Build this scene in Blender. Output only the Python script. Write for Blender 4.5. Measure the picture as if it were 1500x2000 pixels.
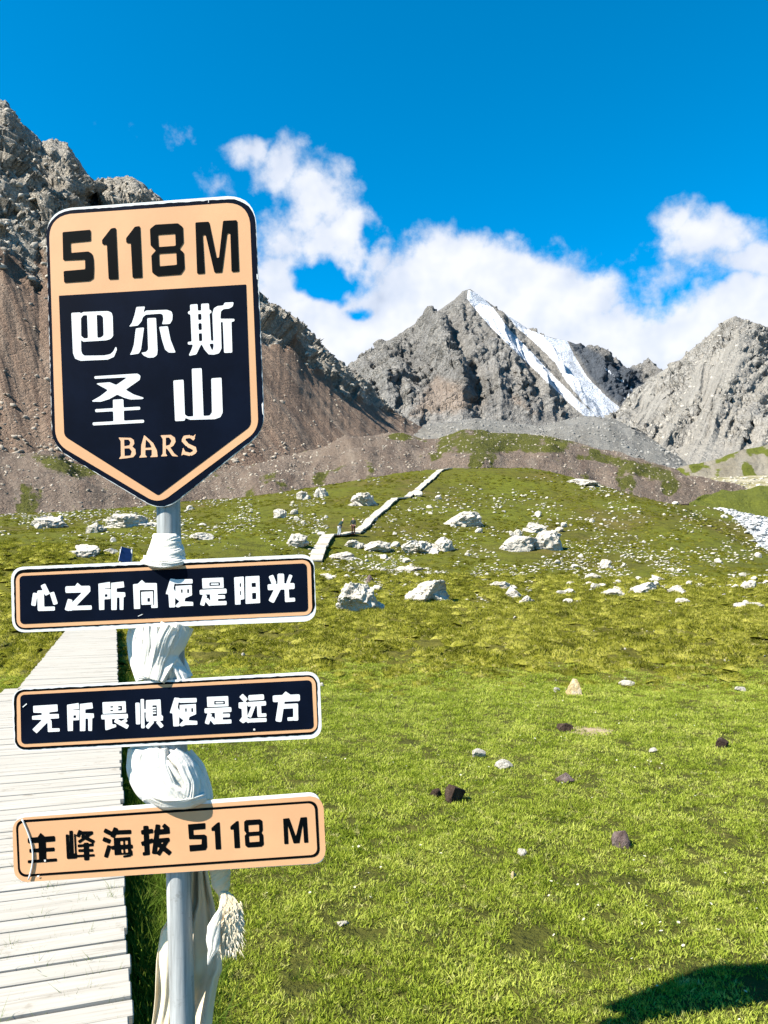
import bpy, bmesh, math, random
import numpy as np
from mathutils import Vector, Matrix

for o in list(bpy.data.objects):
    bpy.data.objects.remove(o)
SC = bpy.context.scene
COL = SC.collection

# ------------------------------------------------------------------ camera
FPX = 1503.0                 # focal length in photo pixels (1500 x 2000)
HORIZON = 1120.0
PITCH = math.atan((HORIZON - 1000.0) / FPX)
CAMZ = 1.5
cam = bpy.data.cameras.new('camera')
camo = bpy.data.objects.new('camera', cam)
COL.objects.link(camo)
camo.location = (0, 0, CAMZ)
camo.rotation_euler = (math.pi / 2 + PITCH, 0, 0)
cam.sensor_fit = 'VERTICAL'
cam.sensor_height = 36.0
cam.lens = 36.0 * FPX / 2000.0
cam.clip_start = 0.05
cam.clip_end = 20000
SC.camera = camo
SC.render.resolution_x, SC.render.resolution_y = 768, 1024

# ------------------------------------------------------------------ light
SUN_EL = math.radians(45.2)
SH_AZ = math.radians(60.6)     # shadows fall this far right of straight ahead
tosun = Vector((-math.sin(SH_AZ) * math.cos(SUN_EL), -math.cos(SH_AZ) * math.cos(SUN_EL), math.sin(SUN_EL)))
sl = bpy.data.lights.new('sun', 'SUN')
sl.energy = 5.0
sl.angle = math.radians(0.53)
sl.color = (1.0, 0.95, 0.86)
slo = bpy.data.objects.new('sun', sl)
COL.objects.link(slo)
slo.rotation_euler = tosun.to_track_quat('Z', 'Y').to_euler()
slo.location = (-20, -20, 40)

vs = SC.view_settings
vs.view_transform = 'Standard'
vs.look = 'None'
vs.exposure = 1.6
vs.gamma = 1.0
vs.use_curve_mapping = False
SC.cycles.max_bounces = 4
SC.cycles.diffuse_bounces = 2
SC.cycles.glossy_bounces = 2
SC.cycles.transparent_max_bounces = 8
SC.cycles.caustics_reflective = False
SC.cycles.caustics_refractive = False


def ray(px, py):
    u = (px - 750.0) / FPX
    v = (1000.0 - py) / FPX
    c, s = math.cos(PITCH), math.sin(PITCH)
    return np.array([u, c - v * s, s + v * c])


def at(px, py, Y):
    """point seen at photo pixel (px, py) on the plane Y metres ahead"""
    r = ray(px, py)
    k = Y / r[1]
    return np.array([r[0] * k, Y, CAMZ + r[2] * k])


def proj(P):
    P = np.asarray(P, float)
    x, y, z = P[..., 0], P[..., 1], P[..., 2] - CAMZ
    c, s = math.cos(PITCH), math.sin(PITCH)
    d = y * c + z * s
    v = -y * s + z * c
    return 750 + FPX * x / d, 1000 - FPX * v / d, d


# ------------------------------------------------------------------ node helpers
class NT:
    def __init__(self, tree):
        self.t = tree
        self.n = tree.nodes
        self.l = tree.links

    def node(self, typ, **kw):
        n = self.n.new(typ)
        for k, v in kw.items():
            if k.startswith('i_'):
                self.set(n.inputs[k[2:].replace('_', ' ')], v)
            else:
                setattr(n, k, v)
        return n

    def set(self, sock, v):
        if isinstance(v, bpy.types.NodeSocket):
            self.l.new(v, sock)
        elif isinstance(v, bpy.types.Node):
            self.l.new(v.outputs[0], sock)
        else:
            if isinstance(v, (tuple, list)) and sock.type == 'RGBA' and len(v) == 3:
                v = (*v, 1)
            sock.default_value = v

    def math(self, op, a, b=0.0, c=None, clamp=False):
        n = self.n.new('ShaderNodeMath')
        n.operation = op
        n.use_clamp = clamp
        self.set(n.inputs[0], a)
        self.set(n.inputs[1], b)
        if c is not None:
            self.set(n.inputs[2], c)
        return n.outputs[0]

    def vmath(self, op, a, b=None):
        n = self.n.new('ShaderNodeVectorMath')
        n.operation = op
        self.set(n.inputs[0], a)
        if b is not None:
            if op == 'SCALE':
                self.set(n.inputs['Scale'], b)
            else:
                self.set(n.inputs[1], b)
        return n.outputs['Value'] if op in ('LENGTH', 'DOT_PRODUCT', 'DISTANCE') else n.outputs[0]

    def noise(self, vec, scale, detail=4, rough=0.55, out='Fac', distort=0.0):
        n = self.n.new('ShaderNodeTexNoise')
        if vec is not None:
            self.l.new(vec, n.inputs['Vector'])
        self.set(n.inputs['Scale'], scale)
        self.set(n.inputs['Detail'], detail)
        self.set(n.inputs['Roughness'], rough)
        self.set(n.inputs['Distortion'], distort)
        return n.outputs[out]

    def ramp(self, fac, stops, interp='LINEAR'):
        n = self.n.new('ShaderNodeValToRGB')
        n.color_ramp.interpolation = interp
        e = n.color_ramp.elements
        while len(e) < len(stops):
            e.new(0.5)
        for i, (p, c) in enumerate(stops):
            e[i].position = p
            e[i].color = (*c, 1) if len(c) == 3 else c
        self.set(n.inputs[0], fac)
        return n.outputs[0]

    def mix(self, fac, a, b, blend='MIX'):
        n = self.n.new('ShaderNodeMix')
        n.data_type = 'RGBA'
        n.blend_type = blend
        self.set(n.inputs[0], fac)
        self.set(n.inputs[6], a)
        self.set(n.inputs[7], b)
        return n.outputs[2]

    def smooth(self, v, lo, hi, a=0.0, b=1.0):
        n = self.n.new('ShaderNodeMapRange')
        n.interpolation_type = 'SMOOTHSTEP'
        self.set(n.inputs[0], v)
        self.set(n.inputs[1], lo)
        self.set(n.inputs[2], hi)
        self.set(n.inputs[3], a)
        self.set(n.inputs[4], b)
        return n.outputs[0]

    def attr(self, name, out='Fac'):
        n = self.n.new('ShaderNodeAttribute')
        n.attribute_name = name
        return n.outputs[out]

    def bump(self, h, strength=0.5, dist=0.1, normal=None):
        n = self.n.new('ShaderNodeBump')
        self.set(n.inputs['Height'], h)
        n.inputs['Strength'].default_value = strength
        n.inputs['Distance'].default_value = dist
        if normal is not None:
            self.l.new(normal, n.inputs['Normal'])
        return n.outputs[0]


def material(name):
    m = bpy.data.materials.new(name)
    m.use_nodes = True
    t = NT(m.node_tree)
    b = [n for n in t.n if n.type == 'BSDF_PRINCIPLED'][0]
    b.inputs['Roughness'].default_value = 0.8
    b.inputs['Specular IOR Level'].default_value = 0.3
    pos = t.node('ShaderNodeNewGeometry').outputs['Position']
    return m, t, b, pos


# ------------------------------------------------------------------ sky with clouds
world = bpy.data.worlds.new('World')
SC.world = world
world.use_nodes = True
w = NT(world.node_tree)
bg = [n for n in w.n if n.type == 'BACKGROUND'][0]
sky = w.node('ShaderNodeTexSky', sky_type='NISHITA')
sky.sun_disc = False
sky.sun_elevation = SUN_EL
sky.sun_rotation = math.atan2(tosun.x, tosun.y)
sky.altitude = 3500
sky.air_density = 1.0
sky.dust_density = 0.2
sky.ozone_density = 3.0
hs = w.node('ShaderNodeHueSaturation')
hs.inputs['Hue'].default_value = 0.484
hs.inputs['Saturation'].default_value = 1.62
hs.inputs['Value'].default_value = 1.0
w.l.new(sky.outputs[0], hs.inputs['Color'])
tc = w.node('ShaderNodeTexCoord')
D = tc.outputs['Generated']
sx = w.node('ShaderNodeSeparateXYZ')
w.l.new(D, sx.inputs[0])
az = w.math('ARCTAN2', sx.outputs[0], sx.outputs[1])
el = w.math('ARCSINE', sx.outputs[2])
cx = w.node('ShaderNodeCombineXYZ')
w.l.new(az, cx.inputs[0])
w.l.new(el, cx.inputs[1])
warp = w.noise(D, 9.0, 3, 0.6, 'Color')
warp = w.vmath('SUBTRACT', warp, (0.5, 0.5, 0.5))
P2 = w.vmath('ADD', cx.outputs[0], w.vmath('SCALE', warp, 0.085))
P2s = w.vmath('MULTIPLY', P2, (1, 1, 0))
BLOBS = [  # photo x, y, radii, weight
    (905, 560, 165, 105, 1.25), (1035, 600, 150, 80, 1.2), (950, 505, 70, 45, .8), (850, 520, 80, 50, .8),
    (790, 650, 200, 85, 1.15), (640, 690, 190, 100, 1.15), (1160, 675, 150, 70, 1.1),
    (1310, 672, 170, 62, 1.05), (1470, 640, 150, 72, 1.15), (1650, 650, 250, 100, 1.1), (1385, 478, 80, 46, .6),
    (1470, 520, 80, 38, .55), (1350, 440, 50, 35, .5),
    (500, 300, 55, 24, .45), (560, 335, 62, 40, .52), (625, 395, 80, 65, .62), (660, 465, 85, 65, .62), (560, 470, 80, 60, .42),
    (545, 560, 75, 70, .75), (740, 520, 45, 60, .45),
    (345, 268, 38, 14, .12), (430, 350, 60, 26, .16), (1300, 545, 50, 25, .3), (200, 560, 300, 120, .9),
]
cov = None
for (bx_, by_, rx_, ry_, wt) in BLOBS:
    r = ray(bx_, by_)
    r = r / np.linalg.norm(r)
    a0, e0 = math.atan2(r[0], r[1]), math.asin(r[2])
    q = w.vmath('SUBTRACT', P2s, (a0, e0, 0))
    q = w.vmath('MULTIPLY', q, (FPX / rx_ * .93, FPX / ry_ * .95, 0))
    L = w.vmath('LENGTH', q)
    v = w.math('MULTIPLY', w.math('SUBTRACT', 1.25, L), wt)
    cov = v if cov is None else w.math('MAXIMUM', cov, v)
# the same kind of cloud goes on low around the rest of the horizon, its unseen cover set for fill light
ring = w.smooth(el, 0.36, 0.05, 0.0, 1.0)
away = w.smooth(w.math('ABSOLUTE', az), 0.55, 0.8)
gen = w.math('MULTIPLY', w.smooth(w.noise(D, 3.2, 3, 0.5), 0.42, 0.6, 0, 1.0), ring)
cov = w.math('MAXIMUM', cov, w.math('SUBTRACT', w.math('MULTIPLY', w.math('MULTIPLY', gen, away), 2.0), 1.0))
cov = w.math('MAXIMUM', cov, -1.0)
holes = None
for (bx_, by_, rx_, ry_, wt) in [(622, 555, 58, 36, .8), (705, 608, 36, 18, .75), (720, 470, 26, 40, .35)]:
    r = ray(bx_, by_)
    r = r / np.linalg.norm(r)
    a0, e0 = math.atan2(r[0], r[1]), math.asin(r[2])
    q = w.vmath('MULTIPLY', w.vmath('SUBTRACT', P2s, (a0, e0, 0)), (FPX / rx_, FPX / ry_, 0))
    v = w.math('MULTIPLY', w.math('MAXIMUM', w.math('SUBTRACT', 1.3, w.vmath('LENGTH', q)), 0), wt)
    holes = v if holes is None else w.math('MAXIMUM', holes, v)
cov = w.math('SUBTRACT', cov, holes)
f1 = w.noise(D, 26.0, 8, 0.64)
f2 = w.noise(D, 11.0, 4, 0.6)
fb = w.math('ADD', w.math('MULTIPLY', w.math('SUBTRACT', f1, 0.5), 1.0), w.math('MULTIPLY', w.math('SUBTRACT', f2, 0.5), 1.1))
den = w.smooth(w.math('ADD', cov, fb), 0.02, 0.55)
den = w.math('MULTIPLY', den, 0.97)
up = w.vmath('ADD', D, tuple(0.02 * c for c in tosun))
sh = w.math('SUBTRACT', w.noise(D, 14, 3, 0.55), w.noise(up, 14, 3, 0.55))
sh = w.math('ADD', w.math('MULTIPLY', sh, 1.6), 0.62)
thick = w.smooth(w.math('ADD', cov, fb), 0.3, 1.2)
sh = w.math('ADD', sh, w.math('MULTIPLY', thick, 0.25), clamp=True)
ccol = w.ramp(sh, [(0.0, (0.36, 0.42, 0.54)), (0.45, (0.52, 0.57, 0.67)), (1.0, (0.70, 0.71, 0.74))])
SKY_STR = 0.098
skyc = w.vmath('SCALE', hs.outputs[0], SKY_STR)
CLOUD = 0.48
fin = w.mix(den, skyc, w.vmath('SCALE', ccol, CLOUD))
w.l.new(fin, bg.inputs['Color'])
bg.inputs['Strength'].default_value = 1.0

# ------------------------------------------------------------------ numeric noise
_rs = np.random.RandomState(7)
_perm = _rs.permutation(256)
_perm = np.concatenate([_perm, _perm, _perm])
_g = _rs.normal(size=(256, 3))
_g /= np.linalg.norm(_g, axis=1)[:, None]


def perlin(x, y, z):
    x, y, z = np.broadcast_arrays(np.asarray(x, float), np.asarray(y, float), np.asarray(z, float))
    xi, yi, zi = np.floor(x).astype(int), np.floor(y).astype(int), np.floor(z).astype(int)
    xf, yf, zf = x - xi, y - yi, z - zi
    u, v, ww = [t * t * t * (t * (t * 6 - 15) + 10) for t in (xf, yf, zf)]
    out = 0
    for dx in (0, 1):
        for dy in (0, 1):
            for dz in (0, 1):
                h = _perm[_perm[_perm[(xi + dx) & 255] + ((yi + dy) & 255)] + ((zi + dz) & 255)]
                g = _g[h]
                d = g[..., 0] * (xf - dx) + g[..., 1] * (yf - dy) + g[..., 2] * (zf - dz)
                wt = (u if dx else 1 - u) * (v if dy else 1 - v) * (ww if dz else 1 - ww)
                out = out + wt * d
    return out * 1.5


def fbm(x, y, z, oct=5, lac=2.05, gain=0.5):
    a, s, n = 1.0, 0, 0
    for _ in range(oct):
        s = s + a * perlin(x, y, z)
        n += a
        a *= gain
        x, y, z = x * lac + 11.3, y * lac + 5.7, z * lac + 3.1
    return s / n


def ridged(x, y, z, oct=5, lac=2.05, gain=0.5):
    a, s, n = 1.0, 0, 0
    for _ in range(oct):
        s = s + a * (1 - 2 * np.abs(perlin(x, y, z)))
        n += a
        a *= gain
        x, y, z = x * lac + 11.3, y * lac + 5.7, z * lac + 3.1
    return s / n


def worley(x, y, z):
    """F1, F2 distance and a random value of the cell"""
    xi, yi, zi = np.floor(x).astype(int), np.floor(y).astype(int), np.floor(z).astype(int)
    f1 = np.full(x.shape, 9.0)
    f2 = np.full(x.shape, 9.0)
    cid = np.zeros(x.shape)
    for dx in (-1, 0, 1):
        for dy in (-1, 0, 1):
            for dz in (-1, 0, 1):
                h = _perm[_perm[_perm[(xi + dx) & 255] + ((yi + dy) & 255)] + ((zi + dz) & 255)]
                p = _g[h] * 0.5 + 0.5
                d = (xi + dx + p[..., 0] - x) ** 2 + (yi + dy + p[..., 1] - y) ** 2 + (zi + dz + p[..., 2] - z) ** 2
                c = d < f1
                f2 = np.where(c, f1, np.minimum(f2, d))
                cid = np.where(c, h / 255.0, cid)
                f1 = np.where(c, d, f1)
    return np.sqrt(f1), np.sqrt(f2), cid


def facets(x, y, z):
    """random tilted plane in each cell: blocky broken rock"""
    xi, yi, zi = np.floor(x).astype(int), np.floor(y).astype(int), np.floor(z).astype(int)
    f1 = np.full(x.shape, 9.0)
    cid = np.zeros(x.shape)
    hh = np.zeros(x.shape)
    for dx in (-1, 0, 1):
        for dy in (-1, 0, 1):
            for dz in (-1, 0, 1):
                h = _perm[_perm[_perm[(xi + dx) & 255] + ((yi + dy) & 255)] + ((zi + dz) & 255)]
                p = _g[h] * 0.5 + 0.5
                n = _g[(h * 7 + 13) & 255]
                ex, ey, ez = x - (xi + dx + p[..., 0]), y - (yi + dy + p[..., 1]), z - (zi + dz + p[..., 2])
                d = ex * ex + ey * ey + ez * ez
                c = d < f1
                cid = np.where(c, h / 255.0, cid)
                hh = np.where(c, (h / 255.0 - .5) * 0.9 + 0.9 * (n[..., 0] * ex + n[..., 1] * ey + n[..., 2] * ez), hh)
                f1 = np.where(c, d, f1)
    return hh, cid


def sstep(a, b, x):
    t = np.clip((np.asarray(x, float) - a) / (b - a), 0, 1)
    return t * t * (3 - 2 * t)


# ------------------------------------------------------------------ mesh helpers
def link(name, me, parent=None, mat=None, smooth=False):
    o = bpy.data.objects.new(name, me)
    COL.objects.link(o)
    if parent is not None:
        o.parent = parent
    if mat is not None and me is not None and hasattr(me, 'materials') and not me.materials:
        me.materials.append(mat)
    if smooth:
        me.polygons.foreach_set('use_smooth', [True] * len(me.polygons))
    return o


def mesh(name, verts, faces):
    me = bpy.data.meshes.new(name)
    me.from_pydata([tuple(map(float, v)) for v in verts], [], [tuple(f) for f in faces])
    me.update()
    return me


def grid_mesh(name, V, wrap=False):
    """V: (rows, cols, 3) array"""
    R, C = V.shape[:2]
    me = bpy.data.meshes.new(name)
    idx = np.arange(R * C).reshape(R, C)
    if wrap:
        nx = np.roll(idx, -1, axis=1)
        q = np.stack([idx[:-1], nx[:-1], nx[1:], idx[1:]], -1).reshape(-1, 4)
    else:
        q = np.stack([idx[:-1, :-1], idx[:-1, 1:], idx[1:, 1:], idx[1:, :-1]], -1).reshape(-1, 4)
    me.vertices.add(R * C)
    me.vertices.foreach_set('co', V.reshape(-1).astype(np.float32))
    n = len(q)
    me.loops.add(n * 4)
    me.loops.foreach_set('vertex_index', q.reshape(-1).astype(np.int32))
    me.polygons.add(n)
    me.polygons.foreach_set('loop_start', (np.arange(n) * 4).astype(np.int32))
    me.polygons.foreach_set('loop_total', np.full(n, 4, np.int32))
    me.update(calc_edges=True)
    return me


def tri_mesh(name, V, F):
    me = bpy.data.meshes.new(name)
    V = np.asarray(V, np.float32)
    F = np.asarray(F, np.int32)
    me.vertices.add(len(V))
    me.vertices.foreach_set('co', V.reshape(-1))
    k = F.shape[1]
    me.loops.add(len(F) * k)
    me.loops.foreach_set('vertex_index', F.reshape(-1))
    me.polygons.add(len(F))
    me.polygons.foreach_set('loop_start', (np.arange(len(F)) * k).astype(np.int32))
    me.polygons.foreach_set('loop_total', np.full(len(F), k, np.int32))
    me.update(calc_edges=True)
    return me


def set_attr(me, name, vals):
    a = me.attributes.new(name, 'FLOAT', 'POINT')
    a.data.foreach_set('value', np.asarray(vals, np.float32).reshape(-1))


def tag(o, label, cat, group=None):
    o['label'] = label
    o['category'] = cat
    if group:
        o['group'] = group
    return o


def structure(o):
    o['kind'] = 'structure'
    return o


def thing(name, loc, label, cat, group=None):
    o = bpy.data.objects.new(name, None)
    COL.objects.link(o)
    o.location = loc
    o.empty_display_size = 0.2
    return tag(o, label, cat, group)


def box_mesh(name, sx, sy, sz, bev=0.0):
    bm = bmesh.new()
    bmesh.ops.create_cube(bm, size=1)
    bmesh.ops.scale(bm, vec=(sx, sy, sz), verts=bm.verts)
    if bev:
        bmesh.ops.bevel(bm, geom=bm.edges[:], offset=bev, segments=1, affect='EDGES')
    me = bpy.data.meshes.new(name)
    bm.to_mesh(me)
    bm.free()
    return me

# ================================================================== TERRAIN
CTRL = []
for (px, py, d) in [
    # foot of the hill, hill side, crest (photo x, photo y, metres ahead)
    (618, 1094, 66), (645, 1049, 75), (690, 1046, 78), (770, 976, 100), (860, 921, 128),
    (705, 1120, 57), (850, 1080, 72), (900, 1025, 88), (1000, 962, 115), (1000, 918, 136), (930, 917, 136),
    (1100, 931, 136), (1180, 950, 132), (1050, 1072, 73), (1200, 1100, 66), (1200, 1010, 97), (1300, 1075, 76),
    (1290, 985, 112), (1345, 992, 112), (1420, 1042, 97), (1500, 1086, 86), (1600, 1120, 75), (1750, 1140, 70),
    (560, 1050, 70), (500, 1010, 92), (500, 980, 112), (640, 960, 112), (760, 940, 120),
    (300, 1045, 72), (300, 992, 108), (100, 1060, 64), (100, 1020, 95), (0, 1016, 98), (0, 1080, 52),
    (-300, 1030, 95), (-300, 1090, 55), (-700, 1040, 90),
    # behind the edge: gully, river bed, far bank, valley floor
    (1400, 1007, 172), (1490, 1072, 128), (1480, 1015, 168), (1600, 1100, 120), (1800, 1090, 130),
    (1450, 990, 190), (1420, 962, 215), (1500, 955, 215), (1300, 942, 235), (1450, 936, 270), (1700, 935, 260),
    (1370, 990, 160),
]:
    CTRL.append(tuple(at(px, py, d)))
for px in range(-400, 2000, 240):
    CTRL.append((*at(px, 1168, 45)[:2], 0.05))
for (px, py, d, dz) in [(1420, 1042, 112, -3.5), (1500, 1086, 100, -3.0), (1345, 992, 126, -3.0), (1620, 1120, 95, -3)]:
    p = at(px, py, d)
    CTRL.append((p[0], p[1], p[2] + dz))
for (x, y, z) in [(0, 0, 0), (-8, 5, 0), (8, 5, 0), (0, 10, 0), (-12, 14, 0.05), (12, 14, -0.1), (0, 22, -0.12), (14, 28, -0.15),
                  (-14, 28, 0.1), (0, 34, -0.05), (0, -20, 0), (-40, 0, 1), (40, 0, -1), (0, -80, -2), (-120, -40, 4), (120, -40, -3),
                  (-120, 60, 9), (0, -250, -6), (-250, 0, 14), (250, 0, -4), (-90, 160, 12), (-40, 165, 13), (0, 172, 13), (25, 175, 13),
                  (50, 185, 13), (-150, 230, 20), (-60, 260, 18), (0, 290, 18), (60, 330, 26), (130, 360, 32), (-250, 300, 25), (250, 300, 26), (170, 150, 8)]:
    CTRL.append((x, y, z))
CTRL = np.array(CTRL)


def _tps(r2):
    return np.where(r2 > 1e-9, 0.5 * r2 * np.log(np.maximum(r2, 1e-9)), 0)


_n = len(CTRL)
_K = _tps(((CTRL[:, None, :2] - CTRL[None, :, :2]) ** 2).sum(-1)) + np.eye(_n) * 2.0
_Pm = np.hstack([np.ones((_n, 1)), CTRL[:, :2]])
_A = np.block([[_K, _Pm], [_Pm.T, np.zeros((3, 3))]])
_sol = np.linalg.solve(_A, np.concatenate([CTRL[:, 2], np.zeros(3)]))


def ground_z(x, y):
    x = np.asarray(x, float)
    y = np.asarray(y, float)
    sh = x.shape
    x, y = x.ravel(), y.ravel()
    r = np.hypot(x, y)
    k = np.minimum(1, 380 / np.maximum(r, 1e-6))
    xx, yy = x * k, y * k
    z = _sol[_n] + _sol[_n + 1] * xx + _sol[_n + 2] * yy
    for i in range(_n):
        z = z + _sol[i] * _tps((xx - CTRL[i, 0]) ** 2 + (yy - CTRL[i, 1]) ** 2)
    z = np.clip(z, -12, 60)
    d = np.hypot(x, y)
    far = sstep(9, 12, d + 0.6 * perlin(x * .4, y * .4, 2.0))
    hill = sstep(40, 60, d)
    # lawn: soft undulation; rough pasture: hummocks; hill: bigger lumps
    z = z + 0.018 * fbm(x * 1.1, y * 1.1, 0.3, 3) * (1 - far)
    z = z - 0.10 * far * (1 - hill)
    hum = np.maximum(ridged(x * 1.25, y * 1.25, 1.7, 2), -0.3)
    z = z + far * (0.12 * hum + 0.16 * fbm(x * .22, y * .22, 4.4, 3)) * (1 - .5 * hill)
    z = z + hill * sstep(0, 30, d - 45) * (0.22 * fbm(x * .35, y * .35, 9.1, 3) + 0.7 * fbm(x * .06, y * .06, 3.3, 2))
    return z.reshape(sh)


# ground sheet: polar mesh, fine ahead of the viewpoint
wed = np.linspace(-0.72, 0.72, 560)
rest = np.linspace(0.72, 2 * math.pi - 0.72, 92)[1:-1]
angs = np.concatenate([wed, rest])
rad = np.concatenate([np.linspace(0.02, 1.2, 6), np.geomspace(1.3, 420, 800), np.geomspace(460, 9000, 24)])
A_, R_ = np.meshgrid(angs, rad)
GX, GY = R_ * np.sin(A_), R_ * np.cos(A_)
GZ = ground_z(GX, GY)
_lr = np.log(rad)


def ground_fast(x, y):
    """height of the ground sheet itself, read back from its mesh grid"""
    x = np.asarray(x, float)
    y = np.asarray(y, float)
    a = np.arctan2(x, y)
    r = np.maximum(np.hypot(x, y), rad[0])
    fa = np.clip((a - wed[0]) / (wed[1] - wed[0]), 0, len(wed) - 1.001)
    fr = np.clip(np.interp(np.log(r), _lr, np.arange(len(rad))), 0, len(rad) - 1.001)
    ia, ir = fa.astype(int), fr.astype(int)
    ta, tr = fa - ia, fr - ir
    z = (GZ[ir, ia] * (1 - ta) + GZ[ir, ia + 1] * ta) * (1 - tr) + (GZ[ir + 1, ia] * (1 - ta) + GZ[ir + 1, ia + 1] * ta) * tr
    return z


def ground_hit(px, py, dmax=330):
    r = ray(px, py)
    ds = np.concatenate([np.arange(1.2, 20, 0.02), np.arange(20, dmax, 0.12)])
    k = ds / r[1]
    X, Z = r[0] * k, CAMZ + r[2] * k
    below = np.nonzero(Z < ground_fast(X, ds))[0]
    if len(below) == 0:
        return None
    i = below[0]
    return np.array([X[i], ds[i], float(ground_fast(np.array([X[i]]), np.array([ds[i]]))[0])])


gm = grid_mesh('ground', np.stack([GX, GY, GZ], -1)[:, ::-1], wrap=True)

m, t, b, pos = material('meadow_ground')
sp = t.node('ShaderNodeSeparateXYZ')
t.l.new(pos, sp.inputs[0])
hd = t.vmath('LENGTH', t.vmath('MULTIPLY', pos, (1, 1, 0)))
n1 = t.noise(pos, 0.35, 5, 0.6)
n2 = t.noise(pos, 3.0, 5, 0.65)
n3 = t.noise(pos, 40.0, 4, 0.7)
lawn = t.ramp(n2, [(0.25, (0.030, 0.032, 0.006)), (0.5, (0.055, 0.056, 0.009)), (0.75, (0.095, 0.085, 0.020))])
lawn = t.mix(t.smooth(n3, 0.35, 0.75, 0, 0.7), lawn, (0.055, 0.060, 0.012))
rough = t.ramp(n2, [(0.25, (0.035, 0.033, 0.006)), (0.5, (0.075, 0.070, 0.010)), (0.75, (0.130, 0.115, 0.024))])
hillc = t.ramp(t.noise(pos, 0.09, 6, 0.62), [(0.28, (0.098, 0.076, 0.022)), (0.42, (0.068, 0.064, 0.009)), (0.58, (0.078, 0.084, 0.008)), (0.75, (0.092, 0.102, 0.010))])
hillc = t.mix(t.smooth(t.noise(pos, 1.1, 5, 0.7), 0.45, 0.68, 0, 0.65), hillc, (0.022, 0.022, 0.005))
f_r = t.smooth(t.math('ADD', hd, t.math('MULTIPLY', n1, 3.0)), 10.5, 12.5)
f_h = t.smooth(t.math('ADD', hd, t.math('MULTIPLY', n1, 20.0)), 50, 75)
col = t.mix(f_r, lawn, rough)
col = t.mix(f_h, col, hillc)
# dry valley floor beyond the hill
val = t.ramp(t.noise(pos, 0.12, 6, 0.65), [(0.3, (0.10, 0.095, 0.03)), (0.5, (0.20, 0.175, 0.10)), (0.7, (0.34, 0.31, 0.25))])
f_v = t.smooth(t.math('ADD', hd, t.math('MULTIPLY', n1, 30.0)), 215, 240)
col = t.mix(f_v, col, val)
b.inputs['Roughness'].default_value = 0.95
b.inputs['Specular IOR Level'].default_value = 0.1
t.set(b.inputs['Base Color'], col)
hb = t.math('ADD', t.math('MULTIPLY', t.noise(pos, 6.0, 6, 0.7), 0.5), t.math('MULTIPLY', t.noise(pos, 1.3, 5, 0.65), 0.6))
t.set(b.inputs['Normal'], t.bump(hb, 0.9, 0.25))
ground = structure(link('ground', gm, None, m, True))


# ---------------------------------------------------------------- mountains
def interp_line(pts, xs):
    pts = np.array(pts, float)
    return np.interp(xs, pts[:, 0], pts[:, 1]), np.interp(xs, pts[:, 0], pts[:, 2])


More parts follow.
